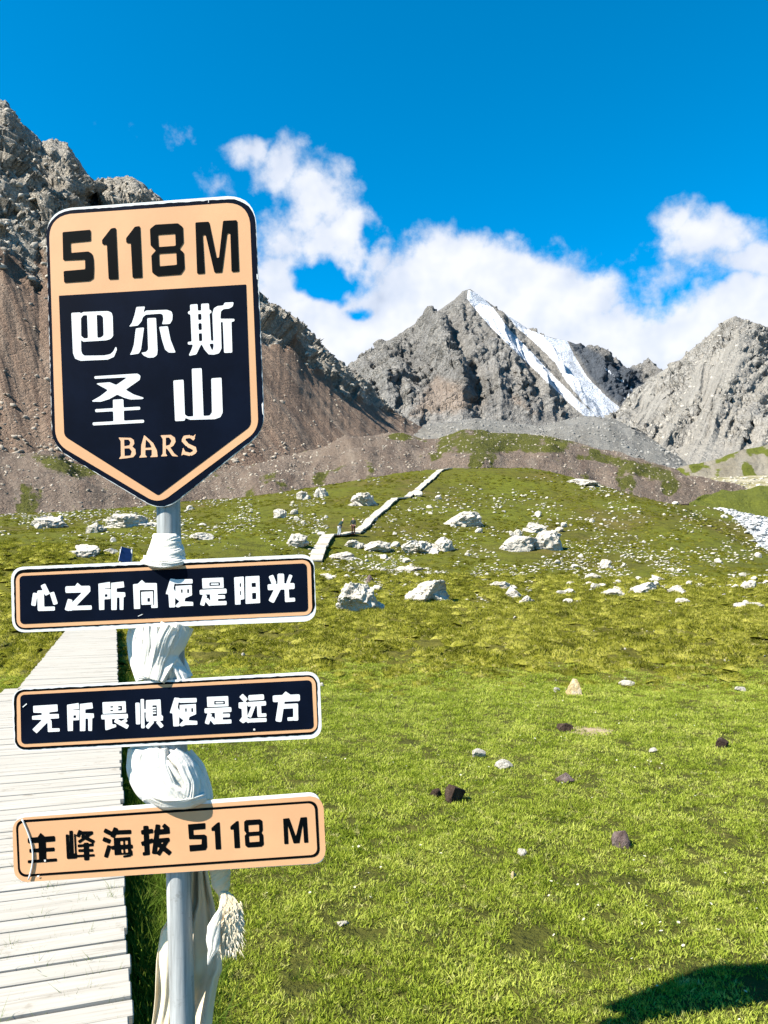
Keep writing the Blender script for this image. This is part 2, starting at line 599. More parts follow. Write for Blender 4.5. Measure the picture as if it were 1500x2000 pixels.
def mountain(name, sky_line, foot, mat, nx=420, nt=240, tback=0.5, prof=1.15, spur=0.0, spur_f=1.0, rough=0.0, rough_f=1.0,
             crag=None, crag_amp=0.0, crag_f=1.0, jag=0.0, seed=0.0, attrs=None, tilt=0.0, back_slope=0.8, flat=False, coarse=0.5, calm=None, dip=0.6):
    x0, x1 = sky_line[0][0], sky_line[-1][0]
    wx = np.linspace(x0, x1, 4000)
    cdf = np.cumsum(np.where((wx > -60) & (wx < 1560), 1.0, 0.16))
    xs = np.interp(np.linspace(cdf[0], cdf[-1], nx), cdf, wx)
    sy, sd = interp_line(sky_line, xs)
    fy, fd = interp_line(foot, xs)
    if jag:
        sy = sy + jag * ridged(xs / 26.0, seed + .3, 0.2, 4) * 0.8
    top = np.array([at(a, b_, c) for a, b_, c in zip(xs, sy, sd)])
    bot = np.array([at(a, b_, c) for a, b_, c in zip(xs, fy, fd)])
    tt = np.concatenate([np.linspace(0, 1, nt), 1 + np.linspace(0, tback, nt // 5)[1:]])
    T, _ = np.meshgrid(tt, xs, indexing='ij')
    Pl = bot[None] + (top - bot)[None] * T[..., None]
    hgt = (top[:, 2] - bot[:, 2])[None]
    pr = np.where(T <= 1, np.clip(T, 0, 1) ** prof, 1 - (T - 1) * back_slope)
    V = Pl.copy()
    V[..., 2] = bot[None, :, 2] + hgt * pr
    size = float(np.median(np.linalg.norm(top - bot, axis=1)))
    U = xs[None, :] / 100.0 + 0 * T
    rid = np.clip(1 - T, 0, 1)
    env = np.clip(T * 4, 0, 1) * np.clip(rid * 5, 0.0, 1) * (T <= 1)
    if spur:
        wv = fbm(U * .8, T * 2, seed + 5, 3) * .35
        s = ridged((U + wv + tilt * T) * spur_f, T * 0.55, seed, 5, gain=0.42)
        if calm is not None:
            pxx, pyy, _d = proj(V)
            s = s * (1 - 0.92 * calm(pxx, pyy))
        V[..., 2] += spur * size * s * env
        V[..., 1] -= spur * size * s * env * 0.6
    # outward (towards the viewer and up) small relief
    dz = np.gradient(V, axis=0)
    dx = np.gradient(V, axis=1)
    N = np.cross(dx, dz)
    N /= np.maximum(np.linalg.norm(N, axis=-1, keepdims=True), 1e-9)
    N *= np.where(N[..., 2:3] < 0, -1, 1)
    k = 1.0 / size
    q = V * k
    att = {}
    env2 = np.clip(T * 6, 0, 1) * np.where(T > 0.9, np.clip(1 - (T - 0.9) * 8, 0.15, 1), 1)
    if rough:
        V = V + N * (rough * size * fbm(q[..., 0] * rough_f, q[..., 1] * rough_f, q[..., 2] * rough_f + seed, 5) * env2)[..., None]
    if crag is not None:
        px, py, dd = proj(V)
        cm = crag(px, py, T, U)
        att['rock'] = cm
        cd_, sd_ = math.cos(dip), math.sin(dip)
        q = np.stack([(q[..., 0] * cd_ - q[..., 2] * sd_) * .55, q[..., 1] * .9, (q[..., 0] * sd_ + q[..., 2] * cd_) * 1.7], -1)
        wq = [q[..., i] + 0.30 / crag_f * perlin(q[..., 0] * crag_f * 1.7 + i * 9, q[..., 1] * crag_f * 1.7, q[..., 2] * crag_f * 1.7) for i in range(3)]
        h1, c1 = facets(wq[0] * crag_f, wq[1] * crag_f, wq[2] * crag_f + seed)
        h2, c3 = facets(wq[0] * crag_f * 2.6, wq[1] * crag_f * 2.6, wq[2] * crag_f * 2.6 + seed)
        h0, c0 = facets(wq[0] * crag_f * .38, wq[1] * crag_f * .38, wq[2] * crag_f * .38 + seed)
        h = coarse * h0 + h1 + 0.4 * h2 
        V = V + N * (crag_amp * size * cm * h * env2)[..., None]
        att['cell'] = c1
    me = grid_mesh(name, V)
    att['t'] = T
    att['u'] = U
    px, py, dd = proj(V)
    if attrs:
        att.update(attrs(px, py, T, U, V))
    for a, v in att.items():
        set_attr(me, a, v)
    o = structure(link(name, me, None, mat, flat is False))
    return V, T, att


def rock_mat(name, cols, scale, snow=False, green=None, scree=None, bump=1.0, dark=None, bdist=1.0, tan=None):
    m, t, b, pos = material(name)
    p = t.vmath('SCALE', pos, scale)
    n1 = t.noise(p, 1.0, 6, 0.62)
    n2 = t.noise(p, 6.0, 6, 0.7)
    col = t.ramp(n1, [(0.3, cols[0]), (0.5, cols[1]), (0.7, cols[2])])
    col = t.mix(t.smooth(n2, 0.52, 0.72, 0, 0.75), col, tuple(c * 0.42 for c in cols[1]))
    col = t.mix(t.smooth(t.attr('cell'), 0.0, 1.0, 0, 0.35), col, cols[2])
    wv = t.vmath('ADD', p, t.vmath('SCALE', t.noise(p, 3.0, 4, 0.6, 'Color'), 0.35))
    wv = t.vmath('MULTIPLY', wv, (1.0, 1.0, 0.6))
    vo = t.node('ShaderNodeTexVoronoi', feature='DISTANCE_TO_EDGE')
    t.l.new(wv, vo.inputs['Vector'])
    vo.inputs['Scale'].default_value = 7.0
    vo2 = t.node('ShaderNodeTexVoronoi', feature='DISTANCE_TO_EDGE')
    t.l.new(wv, vo2.inputs['Vector'])
    vo2.inputs['Scale'].default_value = 19.0
    crack = t.math('MINIMUM', t.smooth(vo.outputs[0], 0.0, 0.11), t.smooth(vo2.outputs[0], -0.04, 0.10))
    col = t.mix(t.math('MULTIPLY', t.math('SUBTRACT', 1.0, crack), 0.40), col, tuple(c * 0.3 for c in cols[0]))
    if scree:
        U, T = t.attr('u'), t.attr('t')
        cv = t.node('ShaderNodeCombineXYZ')
        t.set(cv.inputs[0], t.math('ADD', t.math('MULTIPLY', U, 2.4), t.math('MULTIPLY', T, scree[3])))
        t.set(cv.inputs[1], t.math('MULTIPLY', T, 1.0))
        st = t.noise(cv.outputs[0], 1.6, 7, 0.65)
        sc = t.ramp(st, [(0.3, scree[0]), (0.5, scree[1]), (0.7, scree[2])])
        sc = t.mix(t.smooth(t.noise(p, 40.0, 5, 0.75), 0.5, 0.75, 0, 0.55), sc, tuple(c * 1.7 for c in scree[2]))
        sc = t.mix(t.smooth(t.noise(p, 23.0, 5, 0.75), 0.52, 0.75, 0, 0.4), sc, tuple(c * 0.45 for c in scree[0]))
        fr = t.smooth(t.math('ADD', t.attr('rock'), t.math('MULTIPLY', t.math('SUBTRACT', n2, 0.5), 0.8)), 0.35, 0.6)
        col = t.mix(fr, sc, col)
    if tan:
        col = t.mix(t.smooth(t.math('ADD', t.attr('tan'), t.math('SUBTRACT', n2, 0.5)), 0.35, 0.95, 0, 0.75), col, tan)
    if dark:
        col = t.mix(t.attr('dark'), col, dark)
    if green:
        fg = t.smooth(t.math('ADD', t.attr('green'), t.math('MULTIPLY', t.math('SUBTRACT', n2, 0.5), 1.1)), 0.4, 0.62)
        col = t.mix(fg, col, green)
    if snow:
        ns = t.math('ADD', t.math('MULTIPLY', t.math('SUBTRACT', n2, 0.5), 0.7), t.math('MULTIPLY', t.math('SUBTRACT', n1, 0.5), 0.3))
        fs = t.smooth(t.math('ADD', t.attr('snow'), ns), 0.42, 0.56)
        col = t.mix(fs, col, (0.50, 0.52, 0.56))
    t.set(b.inputs['Base Color'], col)
    b.inputs['Roughness'].default_value = 0.92
    b.inputs['Specular IOR Level'].default_value = 0.12
    h = t.math('ADD', t.noise(p, 9.0, 6, 0.72), t.math('MULTIPLY', t.noise(p, 2.5, 4, 0.6), 1.2))
    h = t.math('ADD', h, t.math('MULTIPLY', crack, 0.2))
    t.set(b.inputs['Normal'], t.bump(h, bump, bdist))
    return m


def inpoly(px, py, poly):
    """signed distance-like mask: 1 inside, falling to 0 outside (photo px)"""
    poly = np.array(poly, float)
    d = np.full(px.shape, 1e9)
    ins = np.zeros(px.shape, bool)
    for i in range(len(poly)):
        a, c = poly[i], poly[(i + 1) % len(poly)]
        e = c - a
        wx, wy = px - a[0], py - a[1]
        h = np.clip((wx * e[0] + wy * e[1]) / (e @ e), 0, 1)
        d = np.minimum(d, np.hypot(wx - h * e[0], wy - h * e[1]))
        cond = ((a[1] <= py) & (py < c[1])) | ((c[1] <= py) & (py < a[1]))
        xi = a[0] + (py - a[1]) * e[0] / (e[1] if abs(e[1]) > 1e-9 else 1e-9)
        ins ^= cond & (px < xi)
    return np.where(ins, d, -d)


# --- main peak ----------------------------------------------------------
PK = 2000
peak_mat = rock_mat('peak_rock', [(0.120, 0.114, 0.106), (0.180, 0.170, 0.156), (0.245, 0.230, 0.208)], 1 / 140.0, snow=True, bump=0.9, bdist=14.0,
                    dark=(0.058, 0.066, 0.078), tan=(0.215, 0.165, 0.128))  # dark: bluish wall rock with its shade put into the colour
SNOW_A = [(914, 566), (934, 573), (962, 600), (992, 640), (1032, 682), (1082, 735), (1132, 785), (1172, 816), (1140, 812), (1100, 775), (1050, 728), (1000, 680), (958, 638), (930, 606), (912, 582)]
SNOW_B = [(985, 610), (1030, 643), (1075, 660), (1108, 666), (1122, 695), (1148, 738), (1185, 775), (1222, 805), (1200, 828), (1160, 806), (1132, 776), (1106, 744), (1084, 708), (1052, 676), (1010, 640)]


def snow_calm(px, py):
    return np.clip(0.7 + np.maximum(inpoly(px, py, SNOW_A), inpoly(px, py, SNOW_B)) / 16, 0, 1)


def peak_attrs(px, py, T, U, V):
    s = np.maximum(inpoly(px, py, SNOW_A), inpoly(px, py, SNOW_B))
    snow = np.clip(0.5 + s / 7.0, 0, 1)
    st = np.clip(0.5 + inpoly(px, py, [(1150, 690), (1190, 712), (1230, 735), (1250, 770), (1225, 790), (1190, 765), (1160, 725)]) / 14.0, 0, 1)
    snow = np.maximum(snow, st * 0.62 * sstep(0.05, 0.4, perlin((px - py) / 9, (px + py) / 60, 1.0)))
    wall_shade = np.clip(0.5 + inpoly(px, py, [(1108, 660), (1150, 678), (1200, 706), (1250, 725), (1262, 790), (1222, 800), (1185, 772), (1150, 735)]) / 10.0, 0, 1)  # dark rock wall right of the glacier, its shade painted into the colour
    tn = np.maximum(np.clip(0.5 + inpoly(px, py, [(850, 730), (900, 745), (960, 790), (900, 810), (790, 820), (820, 770)]) / 40, 0, 1), np.clip(0.4 + inpoly(px, py, [(1000, 760), (1060, 810), (1040, 815), (990, 780)]) / 25, 0, 1))
    return {'snow': snow, 'dark': wall_shade, 'tan': tn}


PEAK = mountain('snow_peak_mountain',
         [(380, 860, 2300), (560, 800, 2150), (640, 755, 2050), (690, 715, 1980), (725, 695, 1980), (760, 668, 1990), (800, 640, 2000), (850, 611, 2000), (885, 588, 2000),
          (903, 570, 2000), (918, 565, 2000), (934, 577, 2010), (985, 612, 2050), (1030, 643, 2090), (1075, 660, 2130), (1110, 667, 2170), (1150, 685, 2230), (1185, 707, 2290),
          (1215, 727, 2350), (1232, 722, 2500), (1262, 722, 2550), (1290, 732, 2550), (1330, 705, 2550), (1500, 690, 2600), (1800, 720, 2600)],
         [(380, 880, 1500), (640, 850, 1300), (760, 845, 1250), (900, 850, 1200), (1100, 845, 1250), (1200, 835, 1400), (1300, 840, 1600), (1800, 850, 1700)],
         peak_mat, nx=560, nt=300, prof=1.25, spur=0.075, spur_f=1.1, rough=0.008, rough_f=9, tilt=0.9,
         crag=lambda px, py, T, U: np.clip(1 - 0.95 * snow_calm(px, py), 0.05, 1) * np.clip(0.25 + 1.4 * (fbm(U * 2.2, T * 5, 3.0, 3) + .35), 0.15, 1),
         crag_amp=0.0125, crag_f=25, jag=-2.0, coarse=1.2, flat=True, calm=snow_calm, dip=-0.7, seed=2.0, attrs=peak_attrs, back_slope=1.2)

# --- right mountain -----------------------------------------------------
right_mat = rock_mat('pale_mountain_rock', [(0.175, 0.163, 0.145), (0.245, 0.229, 0.204), (0.30, 0.281, 0.251)], 1 / 70.0, bump=0.9, bdist=6.0,
                     scree=((0.19, 0.175, 0.15), (0.235, 0.217, 0.188), (0.275, 0.255, 0.223), -4.0))
RIGHT = mountain('right_mountain',
         [(1130, 905, 1050), (1185, 830, 1080), (1212, 795, 1100), (1240, 762, 1100), (1280, 735, 1100), (1320, 708, 1100), (1352, 683, 1100), (1390, 650, 1100), (1415, 627, 1100), (1437, 617, 1100),
          (1455, 627, 1100), (1475, 636, 1100), (1500, 650, 1110), (1560, 655, 1120), (1640, 600, 1130), (1800, 520, 1150), (2100, 420, 1150), (2500, 380, 1150)],
         [(1130, 925, 560), (1240, 925, 520), (1360, 925, 480), (1500, 920, 450), (1800, 920, 430), (2500, 930, 400)],
         right_mat, nx=460, nt=260, prof=1.2, spur=0.024, spur_f=1.2, rough=0.008, rough_f=10, tilt=-1.6,
         crag=lambda px, py, T, U: np.clip(0.05 + 3.2 * (fbm(U * 1.9 - T * 2.4, T * 3.0, 7.0, 4) + .10) + 0.5 * (T - .5), 0.04, 1) * sstep(0.05, 0.25, T),
         crag_amp=0.0135, crag_f=32, jag=-1.5, coarse=1.0, flat=True, dip=0.75, seed=8.0)

# --- grey rubble ramp below the glacier ----------------------------------
grey_mat = rock_mat('grey_rubble', [(0.12, 0.115, 0.105), (0.165, 0.157, 0.142), (0.21, 0.20, 0.18)], 1 / 30.0, bump=0.8, bdist=3.0,
                    scree=((0.115, 0.108, 0.094), (0.155, 0.147, 0.13), (0.20, 0.19, 0.17), 0.6))
RUBBLE = mountain('rubble_slope',
         [(560, 870, 800), (700, 850, 760), (800, 838, 720), (860, 826, 700), (930, 816, 700), (1000, 826, 700), (1060, 832, 690), (1110, 818, 690), (1150, 812, 690), (1200, 818, 690),
          (1240, 838, 660), (1280, 862, 620), (1330, 900, 560), (1380, 928, 520), (1450, 945, 500)],
         [(560, 905, 350), (900, 905, 340), (1200, 930, 330), (1450, 950, 320)],
         grey_mat, nx=300, nt=130, prof=1.0, spur=0.005, spur_f=1.4, rough=0.010, rough_f=9,
         crag=lambda px, py, T, U: np.clip(fbm(U * 2, T * 4, 1.0, 3) * 2, 0, 0.6), crag_amp=0.006, crag_f=40, seed=4.0)

# --- left mountain with crags and scree ------------------------------------
left_mat = rock_mat('crag_rock', [(0.19, 0.168, 0.137), (0.28, 0.252, 0.21), (0.37, 0.335, 0.285)], 1 / 28.0, bump=1.0, bdist=2.5,
                    scree=((0.108, 0.068, 0.048), (0.162, 0.112, 0.080), (0.212, 0.160, 0.119), 9.5), green=(0.075, 0.068, 0.02))


def left_crag(px, py, T, U):
    n = fbm(U * 1.3 + T * 1.0, T * 3.0, 2.0, 4)
    lo = np.interp(px, [-600, 0, 90, 180, 320, 500, 560, 640, 720, 760, 900], [0.45, 0.45, 0.52, 0.70, 0.82, 0.80, 0.76, 0.74, 0.84, 0.95, 1.1])
    base = sstep(-0.07, 0.07, T - lo + n * 0.30)
    return base


def left_attrs(px, py, T, U, V):
    g = sstep(0.0, 0.5, fbm(U * 1.4, T * 4, 6.0, 3) - 0.12) * sstep(0.45, 0.1, T) * 1.0
    return {'green': g}


LEFT = mountain('left_mountain',
         [(-1300, -150, 380), (-600, -60, 390), (-200, 60, 410), (-60, 175, 425), (-10, 190, 428), (12, 200, 430), (40, 238, 432), (72, 268, 436), (82, 280, 440), (98, 273, 442), (130, 284, 446), (152, 316, 452),
          (172, 352, 462), (185, 358, 470), (225, 350, 475), (250, 346, 480), (280, 360, 485), (310, 386, 490), (380, 455, 500), (450, 530, 510), (512, 588, 520), (545, 604, 530), (580, 632, 545), (610, 668, 560),
          (650, 702, 580), (690, 738, 600), (735, 778, 625), (785, 812, 650), (840, 846, 690), (900, 880, 720), (1000, 910, 760)],
         [(-1300, 1040, 190), (0, 1005, 200), (300, 1000, 215), (500, 980, 235), (700, 960, 280), (850, 945, 350), (1000, 940, 420)],
         left_mat, nx=660, nt=360, prof=1.18, spur=0.008, spur_f=0.9, rough=0.006, rough_f=8, tilt=3.6,
         crag=left_crag, crag_amp=0.019, crag_f=28, jag=-6.0, coarse=1.2, flat=True, dip=0.5, seed=1.0, attrs=left_attrs)

# --- brown moraine mounds behind the meadow hill ----------------------------
mor_mat = rock_mat('moraine_rubble', [(0.085, 0.064, 0.050), (0.125, 0.098, 0.078), (0.18, 0.15, 0.12)], 1 / 12.0, bump=1.0, bdist=1.2,
                   scree=((0.095, 0.067, 0.051), (0.145, 0.109, 0.083), (0.195, 0.155, 0.120), 0.8), green=(0.075, 0.076, 0.014))


def mor_attrs(px, py, T, U, V):
    g = np.maximum(sstep(830, 870, px) * sstep(1180, 1090, px) * sstep(895, 872, py) * (0.85 + 1.3 * fbm(U * 3, T * 5, 2.0, 3)),
                   np.clip(0.5 + inpoly(px, py, [(60, 890), (140, 893), (200, 925), (150, 935), (95, 915)]) / 30, 0, 1))
    g = np.maximum(g, np.clip(0.5 + inpoly(px, py, [(1150, 880), (1310, 918), (1330, 950), (1230, 925)]) / 25, 0, 1))
    g = np.maximum(g, 0.8 * sstep(0.0, 0.35, fbm(U * 1.6, T * 3, 6.0, 4)))
    return {'green': g, 'rock': 0.25 + 0.5 * fbm(U * 6, T * 9, 3.0, 3)}


MORAINE = mountain('moraine_hill',
         [(-1300, 900, 215), (-300, 885, 225), (0, 882, 230), (90, 890, 232), (200, 918, 235), (330, 942, 240), (450, 925, 245), (520, 908, 250), (600, 884, 258), (680, 860, 265), (740, 849, 270), (790, 846, 272),
          (825, 858, 275), (860, 862, 280), (900, 850, 285), (960, 847, 290), (1050, 851, 290), (1120, 862, 290), (1180, 880, 285), (1240, 903, 275), (1300, 922, 265), (1350, 940, 255), (1450, 955, 250)],
         [(-1300, 1050, 130), (0, 1035, 130), (300, 1025, 140), (600, 990, 150), (850, 960, 165), (1000, 960, 170), (1200, 985, 175), (1450, 985, 200)],
         mor_mat, nx=520, nt=170, prof=0.9, spur=0.03, spur_f=0.55, rough=0.028, rough_f=7, seed=3.0, attrs=mor_attrs)

# --- grassy bank and low slope on the far right ------------------------------
bank_mat = rock_mat('bank_turf', [(0.15, 0.13, 0.09), (0.22, 0.195, 0.145), (0.34, 0.31, 0.26)], 1 / 8.0, bump=0.9, bdist=1.0, green=(0.095, 0.105, 0.014),
                    scree=((0.14, 0.12, 0.085), (0.20, 0.175, 0.13), (0.27, 0.24, 0.19), 0.4))
mountain('right_valley_slope',
         [(1290, 935, 330), (1340, 915, 340), (1390, 900, 345), (1440, 884, 350), (1500, 868, 350), (1600, 850, 350), (1900, 820, 350), (2300, 800, 350)],
         [(1290, 945, 300), (1400, 945, 285), (1500, 945, 280), (2300, 950, 250)],
         bank_mat, nx=200, nt=80, prof=0.9, spur=0.04, spur_f=0.9, rough=0.02, rough_f=8, seed=6.0,
         attrs=lambda px, py, T, U, V: {'green': 0.15 + 0.9 * sstep(-0.15, 0.2, fbm(U * 2.2 + T * .7, T * 1.5, 4.0, 3)), 'rock': 0.2 + 0.6 * fbm(U * 5, T * 6, 1.0, 3)})
mountain('river_bank',
         [(1345, 985, 176), (1375, 972, 186), (1410, 962, 195), (1460, 957, 200), (1500, 952, 200), (1600, 945, 200), (1900, 950, 200)],
         [(1345, 992, 168), (1400, 1003, 164), (1450, 1008, 162), (1500, 1012, 160), (1900, 1030, 155)],
         bank_mat, nx=160, nt=60, prof=0.8, spur=0.03, spur_f=1.2, rough=0.02, rough_f=6, seed=9.0, back_slope=0.3,
         attrs=lambda px, py, T, U, V: {'green': 0.95 + 0.5 * fbm(U * 3, T * 3, 4.0, 3), 'rock': 0.15 + 0 * T})

# --- stony river bed -----------------------------------------------------------
m, t, b, pos = material('river_gravel')
col = t.ramp(t.noise(pos, 1.2, 6, 0.7), [(0.3, (0.22, 0.22, 0.22)), (0.5, (0.42, 0.42, 0.41)), (0.7, (0.60, 0.60, 0.58))])
t.set(b.inputs['Base Color'], col)
t.set(b.inputs['Normal'], t.bump(t.noise(pos, 2.0, 6, 0.7), 1.0, 0.4))
rb = []
for s in np.linspace(0, 1, 60):
    l = at(1372 + s * 160, 1000 + 98 * s, 172 - 55 * s)
    r_ = at(1372 + 330 * s + 40, 1003 + 16 * s + 40 * s * s, 174 - 25 * s)
    rb.append([l + (r_ - l) * k for k in np.linspace(-0.05, 1, 40)])
rb = np.array(rb)
rb[..., 2] = np.maximum(rb[..., 2], ground_z(rb[..., 0], rb[..., 1]) + 0.15) + 0.15 * fbm(rb[..., 0] * .3, rb[..., 1] * .3, .5, 3)
RIVER = rb
structure(link('river_bed', grid_mesh('river_bed', rb), None, m, True))
# ================================================================== SIGNPOST
SY = 1.90                     # distance of the sign faces


def simple(name, col, rough=0.5, spec=0.5, metal=0.0, var=0.0, scale=8.0, bump=0.0):
    m, t, b, pos = material(name)
    c = col
    if var:
        n = t.noise(pos, scale, 5, 0.6)
        c = t.mix(t.smooth(n, 0.35, 0.7), tuple(x * (1 - var) for x in col), tuple(min(1, x * (1 + var)) for x in col))
    t.set(b.inputs['Base Color'], c)
    b.inputs['Roughness'].default_value = rough
    b.inputs['Specular IOR Level'].default_value = spec
    b.inputs['Metallic'].default_value = metal
    if bump:
        t.set(b.inputs['Normal'], t.bump(t.noise(pos, scale * 3, 4, 0.6), bump, 0.002))
    return m


M_WHITE = simple('white_panel_edge', (0.60, 0.595, 0.57), 0.45, 0.3, var=0.08, scale=25)
M_NAVY = simple('navy_print', (0.0022, 0.0042, 0.011), 0.5, 0.03, var=0.25, scale=6)
M_BLACK = simple('black_print', (0.0012, 0.002, 0.0025), 0.5, 0.03, var=0.2, scale=9)
M_PEACH = simple('peach_print', (0.56, 0.305, 0.155), 0.45, 0.2, var=0.05, scale=5)
M_LETTER = simple('white_print', (0.62, 0.62, 0.61), 0.45, 0.25, var=0.03, scale=30)
M_PEACHL = simple('peach_lettering', (0.60, 0.36, 0.21), 0.45, 0.25, var=0.06, scale=30)


def round_poly(pts, rad, seg=7):
    """pixel polygon with rounded corners"""
    n = len(pts)
    if not isinstance(rad, (list, tuple)):
        rad = [rad] * n
    out = []
    P = [np.array(p, float) for p in pts]
    for i in range(n):
        p, a, c, r = P[i], P[i - 1], P[(i + 1) % n], rad[i]
        if r <= 0:
            out.append(p)
            continue
        u, v = a - p, c - p
        lu, lv = np.linalg.norm(u), np.linalg.norm(v)
        u, v = u / lu, v / lv
        ang = math.acos(max(-1, min(1, float(u @ v))))
        d = min(r / math.tan(ang / 2), lu * .48, lv * .48)
        s, e = p + u * d, p + v * d
        for k in range(seg + 1):
            f = k / seg
            out.append((1 - f) ** 2 * s + 2 * f * (1 - f) * (p * 0.86 + (s + e) * 0.07) + f * f * e)
    return out


def on_sign(px, py, lift=0.0):
    return at(px, py, SY - lift)


def flat_poly(name, pts, lift, parent, mat, org, jitter=0.0):
    pts = [np.array(p, float) for p in pts]
    if jitter:
        dense = []
        for i in range(len(pts)):
            a, c = pts[i], pts[(i + 1) % len(pts)]
            n = max(1, int(np.linalg.norm(c - a) / 7))
            for k in range(n):
                q = a + (c - a) * k / n
                dense.append(q + jitter * np.array([float(perlin(q[0] * .11, q[1] * .11, 3.3)), float(perlin(q[0] * .11, q[1] * .11, 8.8))]))
        pts = dense
    V = [on_sign(p[0], p[1]) + np.array([0, -lift, 0]) - org for p in pts]
    bm = bmesh.new()
    f = bm.faces.new([bm.verts.new(tuple(v)) for v in V])
    bm.normal_update()
    if f.normal.y > 0:
        f.normal_flip()
    bmesh.ops.triangulate(bm, faces=bm.faces[:])
    me = bpy.data.meshes.new(name)
    bm.to_mesh(me)
    bm.free()
    return link(name, me, parent, mat)


def plate(name, pts, thick, parent, mat, org):
    V = [on_sign(p[0], p[1]) - org for p in pts]
    bm = bmesh.new()
    f = bm.faces.new([bm.verts.new(tuple(v)) for v in V])
    bm.normal_update()
    if f.normal.y > 0:
        f.normal_flip()
    r = bmesh.ops.extrude_face_region(bm, geom=[f])
    vs_ = [g for g in r['geom'] if isinstance(g, bmesh.types.BMVert)]
    bmesh.ops.translate(bm, verts=vs_, vec=(0, thick, 0))
    bmesh.ops.recalc_face_normals(bm, faces=bm.faces[:])
    me = bpy.data.meshes.new(name)
    bm.to_mesh(me)
    bm.free()
    return link(name, me, parent, mat)


# ---- lettering: thick strokes and outlines traced as shapes, merged by distance
def sd_poly(X, Y, pts):
    return -inpoly(X, Y, pts)


def sd_stroke(X, Y, a, c, wd):
    a, c = np.array(a, float), np.array(c, float)
    e = c - a
    L = np.linalg.norm(e)
    u = e / L
    mx, my = (a + c) / 2
    lx = (X - mx) * u[0] + (Y - my) * u[1]
    ly = -(X - mx) * u[1] + (Y - my) * u[0]
    r = wd * 0.22
    qx, qy = np.abs(lx) - L / 2 + r, np.abs(ly) - wd / 2 + r
    return np.hypot(np.maximum(qx, 0), np.maximum(qy, 0)) + np.minimum(np.maximum(qx, qy), 0) - r


def glyph(shapes, frame, parent, mat, org, lift=0.0012, rnd=3.0, name='character', off=(0, 0), step=None):
    ox, oy, sc = frame
    allp = []
    for s in shapes:
        if s[0] == 's':
            allp += [s[2], s[3]]
        else:
            allp += list(s[1])
    A = np.array(allp, float)
    pad = 40
    x0, y0 = A.min(0) - pad
    x1, y1 = A.max(0) + pad
    st = step or max(x1 - x0, y1 - y0) / 74.0
    gx = np.arange(x0, x1 + st, st)
    gy = np.arange(y0, y1 + st, st)
    X, Y = np.meshgrid(gx, gy)
    D = np.full(X.shape, 1e6)
    H = np.full(X.shape, 1e6)
    extra = []
    for s in shapes:
        if s[0] == 's':
            D = np.minimum(D, sd_stroke(X, Y, s[2], s[3], s[1]))
        elif s[0] == 'p':
            D = np.minimum(D, sd_poly(X, Y, s[1]) )
        elif s[0] == 'h':
            H = np.minimum(H, sd_poly(X, Y, s[1]))
        elif s[0] == 'b':       # bar drawn back over a hole
            extra.append(s)
    D = np.maximum(D, -H)
    for s in extra:
        D = np.minimum(D, sd_poly(X, Y, s[1]))
    # soften corners a touch
    K = D.copy()
    for _ in range(1):
        K[1:-1, 1:-1] = (D[1:-1, 1:-1] * 4 + D[:-2, 1:-1] + D[2:, 1:-1] + D[1:-1, :-2] + D[1:-1, 2:]) / 8
    D = K
    verts, faces, cache = [], [], {}

    def vid(key, x, y):
        if key not in cache:
            cache[key] = len(verts)
            q = on_sign(ox + (x + off[0]) / sc, oy + (y + off[1]) / sc) - org
            verts.append((q[0], q[1] - lift, q[2]))
        return cache[key]
    R, C = D.shape
    act = np.minimum.reduce([D[:-1, :-1], D[1:, :-1], D[:-1, 1:], D[1:, 1:]]) < 0
    for i, j in zip(*np.nonzero(act)):
        cs = [(i, j), (i, j + 1), (i + 1, j + 1), (i + 1, j)]
        poly = []
        for k in range(4):
            a, c = cs[k], cs[(k + 1) % 4]
            da, dc = D[a], D[c]
            if da < 0:
                poly.append(vid(a, gx[a[1]], gy[a[0]]))
            if (da < 0) != (dc < 0):
                f = da / (da - dc)
                key = (min(a, c), max(a, c))
                poly.append(vid(key, gx[a[1]] + f * (gx[c[1]] - gx[a[1]]), gy[a[0]] + f * (gy[c[0]] - gy[a[0]])))
        if len(poly) >= 3:
            faces.append(poly)
    me = mesh(name, verts, faces)
    o = link(name, me, parent, mat)
    return o


def S(w_, *pts):
    return [('s', w_, pts[i], pts[i + 1]) for i in range(len(pts) - 1)]


def Pg(*pts):
    return [('p', pts)]


def H(*pts):
    return [('h', pts)]


def B(*pts):
    return [('b', pts)]


G = {}
G['xin'] = S(45, (99, 240), (80, 365)) + S(65, (150, 215), (155, 416)) + S(40, (125, 397), (290, 392)) + S(50, (172, 158), (220, 258)) + S(45, (260, 233), (298, 352))
G['zhi'] = Pg((488, 172), (510, 140), (550, 174), (540, 190), (490, 190)) + S(65, (392, 208), (635, 202)) + S(52, (610, 215), (428, 402)) + S(48, (440, 302), (408, 412)) + S(42, (430, 389), (650, 382))
SUO = Pg((714, 150), (828, 132), (831, 192), (772, 196), (772, 404), (722, 407), (718, 300)) + Pg((765, 203), (833, 200), (833, 299), (765, 303)) + H((777, 253), (803, 252), (803, 278), (777, 279)) + \
    Pg((839, 142), (960, 128), (967, 185), (893, 195), (893, 232), (975, 234), (978, 276), (960, 282), (958, 405), (922, 405), (920, 285), (895, 285), (893, 405), (840, 407))
G['suo'] = SUO
G['xiang'] = Pg((1052, 156), (1100, 150), (1138, 112), (1170, 143), (1284, 144), (1293, 385), (1230, 387), (1228, 360), (1259, 356), (1258, 210), (1118, 212), (1122, 395), (1062, 397)) + \
    Pg((1131, 230), (1246, 224), (1250, 352), (1135, 357)) + H((1193, 290), (1218, 289), (1218, 326), (1193, 327))
